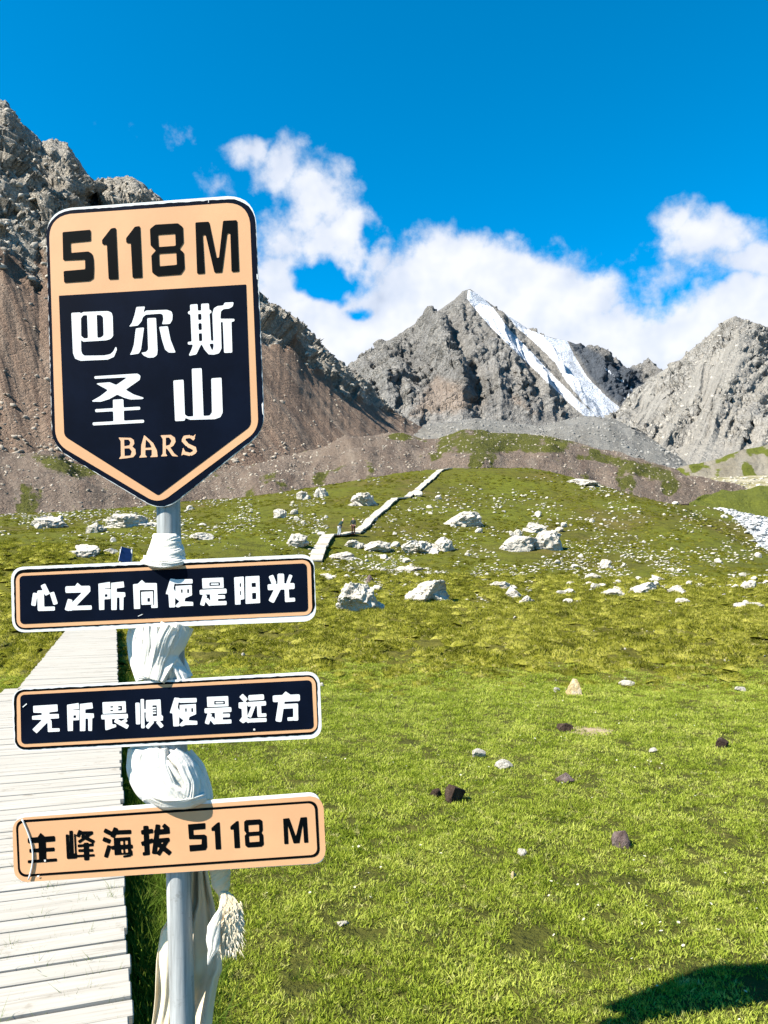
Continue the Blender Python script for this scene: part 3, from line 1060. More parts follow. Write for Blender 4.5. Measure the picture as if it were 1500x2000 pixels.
BIAN = Pg((116, 150), (165, 155), (148, 245), (162, 275), (162, 430), (106, 432), (97, 305), (70, 300)) + S(44, (162, 181), (333, 176)) + \
    Pg((166, 222), (325, 212), (328, 313), (262, 340), (255, 372), (338, 378), (340, 415), (225, 418), (192, 432), (168, 425), (168, 410), (205, 372), (168, 345)) + \
    H((220, 256), (236, 254), (236, 290), (222, 291)) + H((280, 254), (298, 252), (298, 292), (282, 293)) + H((168, 372), (176, 366), (190, 380), (172, 400))
G['bian'] = BIAN
SHI = Pg((425, 148), (633, 140), (637, 240), (430, 248)) + H((497, 188), (600, 186), (603, 219), (497, 223)) + B((510, 198), (588, 196), (588, 210), (510, 212)) + S(48, (402, 284), (665, 271)) + \
    S(44, (455, 310), (425, 412)) + S(75, (540, 290), (545, 400)) + S(36, (540, 331), (650, 328)) + S(40, (490, 394), (665, 387)) + S(40, (465, 350), (512, 408))
G['shi'] = SHI
G['yang'] = Pg((738, 138), (832, 130), (838, 350), (800, 358), (802, 402), (748, 405)) + H((792, 195), (806, 194), (806, 232), (792, 232)) + H((795, 270), (806, 270), (806, 313), (796, 313)) + \
    Pg((848, 130), (985, 123), (992, 388), (850, 397)) + H((908, 193), (950, 190), (951, 232), (910, 234)) + H((913, 290), (953, 288), (954, 350), (915, 352))
G['guang'] = S(65, (1193, 102), (1195, 235)) + S(48, (1096, 120), (1130, 202)) + S(34, (1292, 114), (1262, 198)) + S(58, (1065, 235), (1328, 222)) + S(58, (1168, 240), (1098, 378)) + S(42, (1250, 240), (1256, 378)) + S(38, (1234, 361), (1333, 355))
G['wu'] = Pg((78, 192), (315, 177), (318, 245), (235, 255), (235, 272), (328, 270), (330, 313), (240, 318), (258, 337), (260, 411), (335, 410), (338, 441), (222, 447), (218, 352), (112, 460), (70, 422), (165, 327), (68, 326), (68, 290), (162, 280), (162, 260), (80, 258))
G['wei'] = Pg((753, 156), (980, 146), (985, 256), (758, 270)) + H((830, 195), (859, 194), (859, 208), (830, 209)) + H((830, 231), (859, 230), (859, 243), (830, 244)) + H((906, 194), (945, 192), (946, 236), (907, 238)) + B((900, 209), (932, 208), (932, 221), (900, 222)) + \
    S(46, (742, 301), (1002, 291)) + Pg((778, 312), (845, 312), (850, 372), (885, 372), (890, 396), (790, 430), (782, 425)) + S(42, (875, 330), (1004, 400)) + S(32, (992, 328), (925, 365))
G['ju'] = S(42, (1095, 160), (1102, 372)) + S(34, (1142, 125), (1149, 410)) + S(28, (1140, 240), (1178, 238)) + Pg((1178, 136), (1320, 128), (1328, 280), (1345, 292), (1343, 335), (1185, 345), (1175, 300)) + \
    H((1240, 187), (1283, 185), (1288, 289), (1245, 292)) + B((1230, 205), (1276, 203), (1276, 217), (1230, 219)) + B((1230, 231), (1278, 229), (1278, 243), (1230, 245)) + B((1232, 257), (1278, 255), (1278, 269), (1232, 271)) + \
    S(38, (1245, 340), (1186, 406)) + S(38, (1290, 340), (1338, 398))
G['yuan'] = S(48, (805, 138), (856, 192)) + S(54, (877, 165), (1030, 155)) + S(44, (868, 226), (1050, 216)) + Pg((782, 208), (862, 203), (868, 345), (850, 398), (825, 412), (788, 385), (815, 350), (812, 272), (782, 262)) + \
    S(38, (930, 235), (885, 352)) + S(40, (980, 235), (986, 345)) + S(34, (967, 335), (1053, 330)) + S(38, (860, 386), (1055, 378)) + S(38, (838, 356), (890, 396))
G['fang'] = Pg((1203, 140), (1240, 100), (1292, 135)) + S(66, (1115, 173), (1380, 161)) + S(60, (1203, 180), (1170, 396)) + S(46, (1200, 248), (1362, 240)) + S(48, (1337, 222), (1340, 386)) + S(34, (1258, 371), (1345, 366))
G['zhu'] = Pg((172, 170), (200, 128), (242, 165)) + S(55, (75, 206), (342, 186)) + S(72, (214, 180), (221, 405)) + S(38, (90, 306), (337, 290)) + S(30, (75, 412), (360, 393))
G['feng'] = S(30, (459, 145), (471, 383)) + S(36, (497, 108), (507, 375)) + S(18, (534, 140), (546, 375)) + Pg((462, 335), (555, 330), (555, 380), (466, 386)) + S(38, (590, 105), (563, 170)) + S(34, (578, 132), (712, 130)) + S(30, (706, 125), (570, 222)) + S(36, (600, 158), (725, 222)) + \
    S(28, (562, 258), (718, 246)) + S(28, (568, 303), (715, 300)) + S(24, (553, 357), (728, 348)) + S(52, (645, 225), (650, 398))
G['hai'] = S(44, (820, 103), (888, 137)) + S(44, (808, 188), (882, 217)) + S(42, (872, 252), (836, 370)) + S(48, (937, 80), (900, 175)) + S(42, (912, 127), (1085, 120)) + Pg((912, 180), (1075, 170), (1087, 338), (922, 348)) + \
    H((975, 211), (1050, 205), (1052, 243), (980, 247)) + H((984, 292), (1050, 286), (1054, 322), (990, 326)) + B((1003, 205), (1022, 204), (1026, 250), (1008, 252)) + B((1003, 284), (1022, 284), (1030, 330), (1010, 330)) + S(38, (890, 276), (1100, 262)) + S(20, (1005, 362), (1080, 352)) + S(26, (1082, 300), (1086, 352))
G['ba2'] = S(52, (1226, 60), (1241, 347)) + S(44, (1180, 126), (1298, 111)) + S(44, (1183, 240), (1300, 202)) + S(34, (1196, 336), (1250, 330)) + S(48, (1346, 48), (1308, 337)) + S(52, (1308, 127), (1460, 112)) + S(44, (1395, 52), (1448, 98)) + S(42, (1345, 205), (1458, 196)) + S(42, (1446, 185), (1345, 345)) + S(48, (1340, 232), (1468, 335))
G['n5'] = Pg((187, 147), (357, 133), (358, 193), (240, 202), (243, 250), (350, 246), (370, 260), (375, 370), (360, 398), (205, 412), (200, 350), (320, 342), (322, 292), (198, 292))
G['n1'] = Pg((475, 130), (497, 125), (512, 390), (458, 393), (448, 210), (418, 212), (416, 182))
G['n8'] = Pg((755, 105), (890, 97), (913, 112), (918, 205), (905, 228), (922, 250), (928, 345), (905, 365), (770, 373), (747, 355), (740, 258), (758, 238), (737, 210), (735, 122)) + H((775, 155), (880, 148), (882, 215), (780, 222)) + H((782, 262), (882, 255), (885, 315), (787, 322))
G['nM'] = Pg((1115, 92), (1175, 85), (1240, 265), (1285, 80), (1347, 75), (1362, 325), (1320, 327), (1308, 140), (1275, 330), (1218, 333), (1160, 150), (1168, 338), (1127, 340))
G['b5'] = Pg((85, 203), (291, 185), (292, 267), (143, 281), (146, 355), (275, 344), (303, 362), (312, 400), (315, 470), (312, 540), (282, 560), (97, 573), (93, 488), (252, 474), (250, 402), (90, 410))
G['b1'] = Pg((440, 176), (476, 170), (493, 546), (423, 549), (410, 294), (377, 294), (374, 262))
G['b1b'] = Pg((615, 163), (652, 158), (669, 535), (598, 538), (585, 282), (552, 282), (550, 248))
G['b8'] = Pg((765, 148), (930, 138), (965, 165), (970, 280), (940, 325), (972, 352), (978, 470), (950, 512), (780, 525), (742, 500), (735, 375), (768, 338), (730, 300), (725, 180)) + H((782, 222), (910, 213), (914, 303), (788, 312)) + H((790, 360), (918, 352), (922, 442), (794, 453))
G['bM'] = Pg((1057, 132), (1157, 126), (1212, 392), (1230, 390), (1260, 120), (1362, 115), (1377, 490), (1322, 494), (1313, 215), (1300, 208), (1288, 215), (1252, 497), (1197, 500), (1133, 226), (1120, 220), (1110, 226), (1126, 505), (1070, 508))
G['ba'] = Pg((83, 132), (158, 128), (164, 440), (172, 465), (190, 480), (350, 478), (400, 468), (425, 445), (447, 400), (455, 430), (430, 490), (380, 512), (160, 522), (115, 505), (97, 460)) + \
    Pg((160, 138), (180, 125), (380, 117), (410, 130), (420, 160), (424, 318), (405, 343), (370, 355), (180, 367), (160, 345)) + H((164, 175), (180, 152), (212, 150), (219, 338), (187, 340), (166, 320)) + H((290, 148), (325, 150), (342, 170), (346, 315), (325, 332), (296, 335))
G['er'] = Pg((612, 84), (684, 80), (665, 140), (690, 113), (860, 107), (898, 120), (907, 150), (904, 190), (885, 222), (820, 225), (832, 185), (828, 148), (808, 138), (690, 147), (665, 167), (655, 200), (625, 235), (550, 245), (575, 215), (597, 150)) + \
    Pg((700, 175), (772, 172), (785, 440), (780, 475), (755, 495), (710, 497), (672, 480), (650, 455), (690, 450), (708, 430)) + Pg((608, 258), (675, 250), (650, 430), (632, 463), (557, 475), (575, 445), (592, 390)) + Pg((797, 245), (868, 240), (890, 350), (932, 456), (875, 455), (845, 430), (820, 350))
G['si'] = Pg((1048, 65), (1110, 60), (1122, 375), (1062, 376)) + Pg((1138, 58), (1202, 55), (1220, 368), (1148, 372)) + S(26, (1032, 131), (1222, 122)) + S(26, (1105, 204), (1155, 202)) + S(26, (1105, 286), (1155, 284)) + S(24, (1030, 379), (1237, 370)) + \
    Pg((1075, 385), (1140, 385), (1100, 470), (1035, 483), (1060, 430)) + Pg((1142, 385), (1205, 385), (1228, 440), (1245, 470), (1200, 470), (1165, 430)) + \
    Pg((1404, 45), (1395, 80), (1365, 98), (1325, 100), (1300, 118), (1295, 180), (1410, 180), (1410, 200), (1385, 205), (1392, 455), (1325, 458), (1315, 205), (1298, 205), (1305, 420), (1285, 460), (1245, 472), (1200, 470), (1232, 440), (1240, 400), (1230, 140), (1242, 95), (1270, 77), (1318, 72), (1330, 48))
G['sheng'] = Pg((172, 127), (595, 100), (625, 122), (618, 162), (480, 258), (560, 305), (667, 338), (640, 350), (530, 354), (470, 338), (398, 306), (320, 350), (240, 375), (135, 375), (230, 322), (308, 262), (186, 196), (325, 185), (388, 212), (497, 137), (178, 153)) + \
    Pg((355, 355), (458, 350), (465, 575), (362, 580)) + S(30, (183, 463), (622, 438)) + S(30, (158, 592), (660, 565))
G['shan'] = Pg((945, 168), (1045, 160), (1058, 500), (1085, 520), (1140, 518), (1125, 52), (1222, 48), (1240, 515), (1300, 510), (1322, 480), (1315, 147), (1415, 140), (1427, 480), (1405, 525), (1350, 545), (1110, 552), (1060, 532), (1058, 560), (962, 565))
G['lB'] = Pg((410, 724), (530, 728), (560, 748), (565, 785), (545, 812), (575, 840), (580, 885), (555, 915), (500, 925), (413, 934), (434, 905), (432, 760)) + H((465, 745), (508, 745), (527, 770), (518, 800), (467, 810)) + H((468, 830), (518, 830), (540, 860), (528, 900), (470, 905))
G['lA'] = Pg((660, 700), (690, 725), (750, 780), (785, 850), (793, 913), (716, 916), (735, 895), (735, 843), (672, 846), (672, 895), (692, 916), (610, 921), (630, 890), (632, 800)) + H((677, 742), (715, 780), (735, 822), (672, 826))
G['lR'] = Pg((820, 703), (920, 698), (960, 725), (968, 765), (945, 805), (915, 822), (955, 880), (996, 911), (935, 906), (890, 840), (872, 828), (872, 880), (888, 905), (823, 909), (842, 880), (842, 740)) + H((872, 725), (905, 725), (927, 757), (910, 795), (872, 806))
G['lS'] = S(30, (1150, 742), (1112, 714), (1055, 720)) + S(34, (1062, 712), (1040, 755)) + S(36, (1036, 745), (1085, 800), (1150, 830)) + S(36, (1145, 815), (1160, 870)) + S(32, (1162, 862), (1112, 890), (1050, 875)) + Pg((1140, 758), (1128, 722), (1166, 687)) + Pg((1022, 903), (1040, 820), (1068, 875))

post_base = at(352.5, 2160, SY)
BASE = np.array([on_sign(361, 2375)[0], SY + 0.036, 0.0])
BASE[2] = float(ground_z(np.array([BASE[0]]), np.array([BASE[1]]))[0]) - 0.02
sign = thing('signpost', tuple(BASE), 'tall steel signpost carrying a navy shield above three narrow boards', 'signpost')
ORG = BASE

# post: galvanised pipe, leaning slightly
m, t, b, pos = material('galvanised_steel')
cvp = t.vmath('MULTIPLY', pos, (60, 60, 3))
n = t.noise(cvp, 1.0, 5, 0.65)
n_b = t.noise(pos, 35, 5, 0.7)
c = t.ramp(n, [(0.3, (0.13, 0.13, 0.125)), (0.5, (0.27, 0.28, 0.275)), (0.7, (0.40, 0.405, 0.39))])
c = t.mix(t.smooth(n_b, 0.56, 0.72, 0, 0.65), c, (0.16, 0.155, 0.14))
t.set(b.inputs['Base Color'], c)
b.inputs['Metallic'].default_value = 0.0
b.inputs['Roughness'].default_value = 0.5
t.set(b.inputs['Normal'], t.bump(n, 0.15, 0.002))
M_STEEL = m
PAX = SY + 0.036


def post_axis(py):
    px = 326.5 + (py - 1000) * (346.5 - 324.0) / 1000.0
    q = at(px, py, PAX)
    return q


top, bot = post_axis(520), BASE
V, F = [], []
ns, nz = 40, 24
for i in range(nz + 1):
    cpt = bot + (top - bot) * i / nz
    rr = 0.0295
    for k in range(ns):
        a = 2 * math.pi * k / ns
        V.append((cpt[0] + rr * math.cos(a) - ORG[0], cpt[1] + rr * math.sin(a) - ORG[1], cpt[2] - ORG[2]))
for i in range(nz):
    for k in range(ns):
        F.append((i * ns + k, i * ns + (k + 1) % ns, (i + 1) * ns + (k + 1) % ns, (i + 1) * ns + k))
F.append(tuple(range(nz * ns, nz * ns + ns)))
po = link('post', mesh('post', V, F), sign, M_STEEL, True)


def board(label, plate_pts, rads, layers, texts, clampy):
    p0 = on_sign(*np.mean(np.array(plate_pts), axis=0))
    pl = plate('sign_board', round_poly(plate_pts, rads), 0.004, sign, M_WHITE, ORG)
    pl['label'] = label
    for i, (nm, pts, r, mt, jit) in enumerate(layers):
        flat_poly(nm, round_poly(pts, r), 0.0006 * (i + 1), pl, mt, ORG, jit)
    lift = 0.0006 * (len(layers) + 1)
    for (g, fr, mt, off) in texts:
        glyph(G[g], fr, pl, mt, ORG, lift, off=off)
    for cy in clampy:
        q = post_axis(cy)
        bm = bmesh.new()
        bmesh.ops.create_cone(bm, cap_ends=True, segments=32, radius1=0.0325, radius2=0.0325, depth=0.03)
        bmesh.ops.translate(bm, verts=bm.verts, vec=(q[0] - ORG[0], q[1] - ORG[1] + 0.0, q[2] - ORG[2]))
        me = bpy.data.meshes.new('clamp')
        bm.to_mesh(me)
        bm.free()
        link('clamp', me, pl, M_STEEL)
    return pl


F1, F2, F3, F4, F5, F6 = (50, 1110, 5), (310, 1100, 5), (50, 1340, 5), (310, 1330, 5), (40, 1600, 5), (330, 1580, 5)
F7, F8, F9 = (100, 400, 3.75), (120, 580, 25 / 6), (150, 710, 5)
Z0 = (0, 0)
b0 = board('navy and peach shield reading 5118M above white characters',
      [(89, 409.5), (498, 379), (516.8, 841), (318, 1001.3), (102, 872.8)], [52, 52, 60, 50, 60],
      [('dark_border', [(89.5, 414), (497, 385), (516, 840), (318, 1000), (102.5, 872)], [50, 50, 58, 50, 58], M_NAVY, 1.6),
       ('peach_border', [(95.5, 421), (487, 394), (505, 840), (310, 985), (109, 866)], [44, 42, 40, 34, 44], M_PEACH, 0),
       ('navy_field', [(115.5, 578), (481, 556), (490.5, 832), (309.5, 968), (126, 852)], [1.5, 1.5, 18, 6, 14], M_NAVY, 0)],
      [('b5', F7, M_BLACK, Z0), ('b1', F7, M_BLACK, Z0), ('b1b', F7, M_BLACK, Z0), ('b8', F7, M_BLACK, Z0), ('bM', F7, M_BLACK, Z0)]
      + [(g, F8, M_LETTER, Z0) for g in ('ba', 'er', 'si')] + [(g, F9, M_LETTER, Z0) for g in ('sheng', 'shan')] + [(g, F9, M_PEACHL, Z0) for g in ('lB', 'lA', 'lR', 'lS')],
      (560, 900))
b1 = board('upper narrow black board with eight white characters',
      [(21, 1108), (613, 1082), (618, 1213), (24, 1236)], 24,
      [('dark_border', [(27, 1113), (612, 1089), (615, 1200), (29, 1231)], 20, M_BLACK, 1.2),
       ('peach_border', [(31, 1120), (607, 1093), (610, 1201), (33, 1227)], 16, M_PEACH, 0.3),
       ('black_field', [(38.5, 1125), (599, 1100), (602, 1194), (40, 1219)], 8, M_NAVY, 0)],
      [('xin', F1, M_LETTER, Z0), ('zhi', F1, M_LETTER, Z0), ('suo', F1, M_LETTER, Z0), ('xiang', F1, M_LETTER, Z0), ('bian', F2, M_LETTER, Z0), ('shi', F2, M_LETTER, Z0), ('yang', F2, M_LETTER, Z0), ('guang', F2, M_LETTER, Z0)],
      (1160,))
b2 = board('middle narrow black board with eight white characters',
      [(23, 1346), (624, 1311), (629, 1442), (28, 1468)], 24,
      [('dark_border', [(26.5, 1348), (619, 1317), (622, 1434), (30, 1465)], 20, M_BLACK, 1.2),
       ('peach_border', [(33, 1352), (616, 1321), (620.5, 1429), (34, 1460)], 16, M_PEACH, 0.3),
       ('black_field', [(40, 1357), (608.5, 1328), (613, 1423), (42, 1453)], 8, M_NAVY, 0)],
      [('wu', F3, M_LETTER, Z0), ('suo', F3, M_LETTER, (-306, 31)), ('wei', F3, M_LETTER, Z0), ('ju', F3, M_LETTER, Z0), ('bian', F4, M_LETTER, (40, 10)), ('shi', F4, M_LETTER, (47, 6)), ('yuan', F4, M_LETTER, Z0), ('fang', F4, M_LETTER, Z0)],
      (1390,))
b3 = board('lower peach board with black characters and 5118 M',
           [(30, 1591), (624, 1547), (637, 1686), (28, 1724)], 22,
           [('peach_face', [(24, 1598), (631, 1553), (637, 1685), (28, 1724)], 26, M_PEACH, 0.4),
            ('black_line', [(31, 1602), (619.5, 1563), (625, 1673), (36, 1713)], 16, M_BLACK, 0),
            ('peach_field', [(36, 1607), (614.5, 1568), (620, 1668.5), (40.5, 1708)], 13, M_PEACH, 0)],
           [(g, F5, M_BLACK, Z0) for g in ('zhu', 'feng', 'hai', 'ba2')] + [('n5', F6, M_BLACK, Z0), ('n1', F6, M_BLACK, Z0), ('n1', F6, M_BLACK, (184, -13)), ('n8', F6, M_BLACK, Z0), ('nM', F6, M_BLACK, Z0)],
           (1640,))


def tube_path(name, pts, rad, mat, parent=None, org=(0, 0, 0), seg=8):
    pts = [np.array(p, float) for p in pts]
    V, F = [], []
    n = len(pts)
    for i in range(n):
        d = pts[min(i + 1, n - 1)] - pts[max(i - 1, 0)]
        d /= np.linalg.norm(d)
        a = np.cross(d, (0.3, 1, 0.2))
        a /= np.linalg.norm(a)
        b_ = np.cross(d, a)
        r = rad[i] if isinstance(rad, (list, tuple)) else rad
        for k in range(seg):
            an = 2 * math.pi * k / seg
            V.append(pts[i] + r * (math.cos(an) * a + math.sin(an) * b_) - np.array(org))
    for i in range(n - 1):
        for k in range(seg):
            F.append((i * seg + k, i * seg + (k + 1) % seg, (i + 1) * seg + (k + 1) % seg, (i + 1) * seg + k))
    F += [tuple(range(seg))[::-1], tuple(range((n - 1) * seg, n * seg))]
    return link(name, mesh(name, V, F), parent, mat, True)


# chips and scratches in the printed film
for (pl_, pts) in [(b2, [(495.5, 1422.5), (498.5, 1422.5), (499, 1426), (495, 1426)]), (b2, [(45, 1380), (53, 1373), (54, 1375), (46, 1381.5)]), (b1, [(270, 1203), (279, 1199), (279.5, 1200), (270.5, 1204)]),
                   (b3, [(74, 1709), (78, 1708), (77, 1712), (73, 1712)]), (b3, [(87, 1678), (91, 1678), (90.5, 1682), (87.5, 1682)]), (b0, [(408, 388), (409.2, 388), (408, 397), (407, 397)]),
                   (b0, [(511.5, 790), (514, 786), (515, 812), (513, 808)]), (b0, [(501.5, 536), (503.6, 537), (504, 548), (502, 545)]), (b0, [(353, 393), (355, 394), (354, 397)])]:
    flat_poly('chip', pts, 0.0034, pl_, M_WHITE, ORG)

# loose white thread lying over the peach board's left end
th = []
for k in range(24):
    f = k / 23
    px = 43 + 20 * math.sin(f * 2.6) + 2 * f
    th.append(on_sign(px, 1600 + 118 * f, 0.0045))
tag(tube_path('loose_thread', th, 0.0019, M_WHITE), 'thin white thread lying over left end of the peach board', 'thread')

# ------------------------------------------------------------------ scarves tied on the post
m, t, b, pos = material('white_scarf_cloth')
n = t.noise(pos, 14, 4, 0.55)
c = t.mix(t.smooth(n, 0.5, 0.8, 0, 0.6), (0.61, 0.575, 0.50), (0.57, 0.50, 0.38))
t.set(b.inputs['Base Color'], c)
b.inputs['Roughness'].default_value = 0.6
b.inputs['Sheen Weight'].default_value = 0.15
wrk = t.noise(t.vmath('MULTIPLY', pos, (1.0, 1.0, 0.45)), 55, 5, 0.6, distort=0.8)
t.set(b.inputs['Normal'], t.bump(wrk, 0.45, 0.006))
b.inputs['Subsurface Weight'].default_value = 0.3
b.inputs['Subsurface Radius'].default_value = (1.0, 0.9, 0.75)
b.inputs['Subsurface Scale'].default_value = 0.012
M_CLOTH = m
m, t, b, pos = material('cream_scarf_cloth')
n = t.noise(pos, 9, 5, 0.6)
c = t.ramp(n, [(0.3, (0.54, 0.42, 0.24)), (0.5, (0.58, 0.49, 0.34)), (0.7, (0.60, 0.54, 0.42))])
t.set(b.inputs['Base Color'], c)
b.inputs['Roughness'].default_value = 0.65
wrk = t.noise(t.vmath('MULTIPLY', pos, (1.0, 1.0, 0.3)), 50, 5, 0.6, distort=0.8)
t.set(b.inputs['Normal'], t.bump(wrk, 0.4, 0.006))
M_CREAM = m


def sleeve(name, prof, folds, parent, mat, depth=0.62, nth=220, nzz=110, yc=None, seed=0, amp=0.11, swag=0.0, ragged=0.0, ends=(1, 1)):
    """cloth bunched round the post: profile of (photo y, left x, right x)"""
    prof = np.array(prof, float)
    V = np.zeros((nzz, nth, 3))
    ys = np.linspace(prof[0, 0], prof[-1, 0], nzz)
    th_ = np.linspace(0, 2 * math.pi, nth, endpoint=False)
    for i, y in enumerate(ys):
        l, r = np.interp(y, prof[:, 0], prof[:, 1]), np.interp(y, prof[:, 0], prof[:, 2])
        s = (y - ys[0]) / (ys[-1] - ys[0])
        ph = folds[1] * s + swag * (s - .35) ** 2
        w1 = perlin(np.cos(th_) * 1.1 + seed, np.sin(th_) * 1.1, s * 1.0) * 0.5
        f = 0
        for (nf, am, tw) in folds[0]:
            q = np.sqrt(np.sin(nf * .5 * (th_ + ph * tw + w1 * .5) + seed * nf) ** 2 + 0.004)
            f = f + am * (2 * q - 1) * (0.8 + 0.7 * perlin(np.cos(th_) * 1.2 + nf, np.sin(th_) * 1.2, s * .7 + seed))
        f = f + 0.3 * perlin(np.cos(th_) * 1.5 + seed, np.sin(th_) * 1.5, s * 1.6)
        rr = 1 - amp + amp * f
        px = (l + r) / 2 + (r - l) / 2 * np.cos(th_) * rr
        de = depth * min(1, ends[0] + 3.2 * s * (1 - ends[0]), ends[1] + 3.2 * (1 - s) * (1 - ends[1]))
        dep = (r - l) / 2 * de * np.sin(th_) * rr / FPX * (SY + .05)
        yy = y + (ragged * perlin(th_ * 6, s * 2.0, seed) if ragged else 0) * s
        for k in range(nth):
            yb = (PAX if yc is None else yc) + dep[k]
            V[i, k] = at(px[k], yy[k] if ragged else yy, yb) if yb > 0.5 else 0
    me = grid_mesh(name, V[:, ::-1], wrap=True)
    return me


scarf = thing('wrapped_scarf', (BASE[0], PAX, 0.55), 'white cloth scarf wound and knotted round the post between the boards', 'scarf')


def part(name, me, parent, mat):
    o = link(name, me, parent, mat, True)
    o.matrix_parent_inverse = Matrix.Translation(-Vector(parent.location))
    return o


part('upper_wrap', sleeve('upper_wrap', [(1042, 300, 346), (1047, 296, 352), (1062, 293, 357), (1072, 291, 360), (1085, 283, 362), (1095, 272, 367), (1103, 276, 362), (1106, 300, 345)],
                          ([(2, .5, 1.0), (3, .5, 1.2), (6, .22, 1.1)], 6.0), scarf, M_CLOTH, depth=0.86, seed=1.0, amp=0.07, yc=PAX - 0.008), scarf, M_CLOTH)
part('middle_bunch', sleeve('middle_bunch', [(1205, 250, 374), (1222, 252, 373), (1245, 254, 370), (1262, 257, 365), (1280, 260, 353), (1300, 268, 358), (1316, 273, 370), (1332, 276, 378), (1345, 280, 374)],
                            ([(7, .40, 1.0), (13, .42, 1.15), (24, .22, .9)], 0.95), scarf, M_CLOTH, depth=0.72, seed=3.0, amp=0.13, ends=(.5, .5)), scarf, M_CLOTH)
part('lower_bunch', sleeve('lower_bunch', [(1442, 254, 345), (1462, 253, 352), (1475, 253, 368), (1495, 257, 387), (1520, 264, 399), (1545, 272, 407), (1560, 284, 411), (1570, 300, 404), (1577, 318, 372), (1581, 332, 352)],
                           ([(5, .50, 1.0), (9, .45, 1.3), (17, .26, .8)], -0.75), scarf, M_CLOTH, depth=0.68, seed=7.0, amp=0.17, swag=-1.3, ends=(.42, 1), yc=PAX - 0.006), scarf, M_CLOTH)

def band(path, width, prof, pleats, lift, seed, depth=0.72, yc=PAX, nl=46, nw=34):
    """a loose strip of the scarf lying over the bunch, pleated across its width"""
    prof = np.array(prof, float)
    path = np.array(path, float)
    tt = np.linspace(0, 1, len(path))
    V = np.zeros((nl, nw, 3))
    ts = np.linspace(0, 1, nl)
    cx_ = np.interp(ts, tt, path[:, 0])
    cy_ = np.interp(ts, tt, path[:, 1])
    for _ in range(8):
        cx_[1:-1] = (cx_[:-2] + 2 * cx_[1:-1] + cx_[2:]) / 4
        cy_[1:-1] = (cy_[:-2] + 2 * cy_[1:-1] + cy_[2:]) / 4
    dx_, dy_ = np.gradient(cx_), np.gradient(cy_)
    ln = np.hypot(dx_, dy_)
    nx_, ny_ = -dy_ / ln, dx_ / ln
    ws = np.linspace(-1, 1, nw)
    for i in range(nl):
        wob = 1 + .16 * float(perlin(ts[i] * 3.1, seed, .5))
        for j in range(nw):
            w_ = ws[j]
            px = cx_[i] + nx_[i] * w_ * width / 2 * wob
            py = cy_[i] + ny_[i] * w_ * width / 2 * wob
            l, r = np.interp(py, prof[:, 0], prof[:, 1]), np.interp(py, prof[:, 0], prof[:, 2])
            R = (r - l) / 2 * 1.02
            u = min(1.0, abs(px - (l + r) / 2) / R)
            dep = math.sqrt(1 - u * u) * R * depth
            aa = pleats * 1.57 * (w_ + .4 * float(perlin(ts[i] * 1.5, seed + 3, .2)) + .25 * float(perlin(w_ * 1.5, seed, .7)) + seed)
            q = .62 * abs(math.sin(aa)) + .38 * math.sin(aa * 2.3 + 3 * ts[i]) ** 2
            dep += lift * (1 - w_ ** 6) + (2.4 + 2.6 * float(perlin(ts[i] * 2.0, w_ * 1.2, seed))) * q * (1 - w_ * w_ * .6) - 7.0 * max(0, abs(w_) - .75) / .25
            V[i, j] = at(px, py, yc - dep / FPX * SY)
    return V


PROF_M = [(1205, 250, 374), (1222, 252, 373), (1245, 254, 370), (1262, 257, 365), (1280, 260, 353), (1300, 268, 358), (1316, 273, 370), (1332, 276, 378), (1350, 280, 374)]
PROF_L = [(1442, 254, 345), (1462, 253, 352), (1475, 253, 368), (1495, 257, 387), (1520, 264, 399), (1545, 272, 407), (1560, 280, 411), (1570, 290, 408), (1585, 300, 400)]
PROF_U = [(1040, 296, 352), (1062, 293, 357), (1085, 283, 362), (1100, 272, 367), (1110, 272, 367)]
BANDS = [
    ([(268, 1222), (265, 1250), (271, 1290), (284, 1326)], 36, PROF_M, 2, 1, 1.3, .62),
    ([(297, 1222), (294, 1255), (288, 1295), (286, 1326)], 38, PROF_M, 2, 3, 2.1, .62),
    ([(340, 1275), (350, 1300), (362, 1326)], 34, PROF_M, 2, 0, 3.7, .62),
    ([(360, 1222), (350, 1250), (330, 1288), (306, 1326)], 38, PROF_M, 3, 4, 4.4, .62),
    ([(334, 1222), (322, 1250), (305, 1290), (293, 1326)], 42, PROF_M, 3, 7, 5.9, .62),
    ([(275, 1465), (271, 1500), (288, 1540), (325, 1568)], 52, PROF_L, 2, 1, 6.3, .66),
    ([(362, 1474), (386, 1500), (399, 1540), (401, 1562)], 30, PROF_L, 2, 0, 7.7, .66),
    ([(306, 1464), (312, 1500), (328, 1538), (352, 1568)], 44, PROF_L, 3, 4, 8.8, .66),
    ([(340, 1466), (363, 1492), (376, 1528), (370, 1566)], 42, PROF_L, 3, 6, 9.2, .66),
    ([(283, 1553), (318, 1569), (362, 1570), (402, 1557)], 25, PROF_L, 2, 8, 10.1, .66),
    ([(279, 1094), (318, 1101), (362, 1094)], 22, PROF_U, 2, 3, 11.4, .86),
    ([(290, 1072), (322, 1084), (360, 1074)], 22, PROF_U, 2, 2, 12.9, .86),
    ([(297, 1052), (324, 1062), (354, 1056)], 18, PROF_U, 2, 2, 13.2, .86),
]
for (pth, wd_, prf, pl_, lf_, sd_, dp_) in BANDS:
    o = part('fold', grid_mesh('fold', band(pth, wd_, prf, pl_, lf_, sd_, dp_)), scarf, M_CLOTH)
    o.modifiers.new('thickness', 'SOLIDIFY').thickness = 0.0015

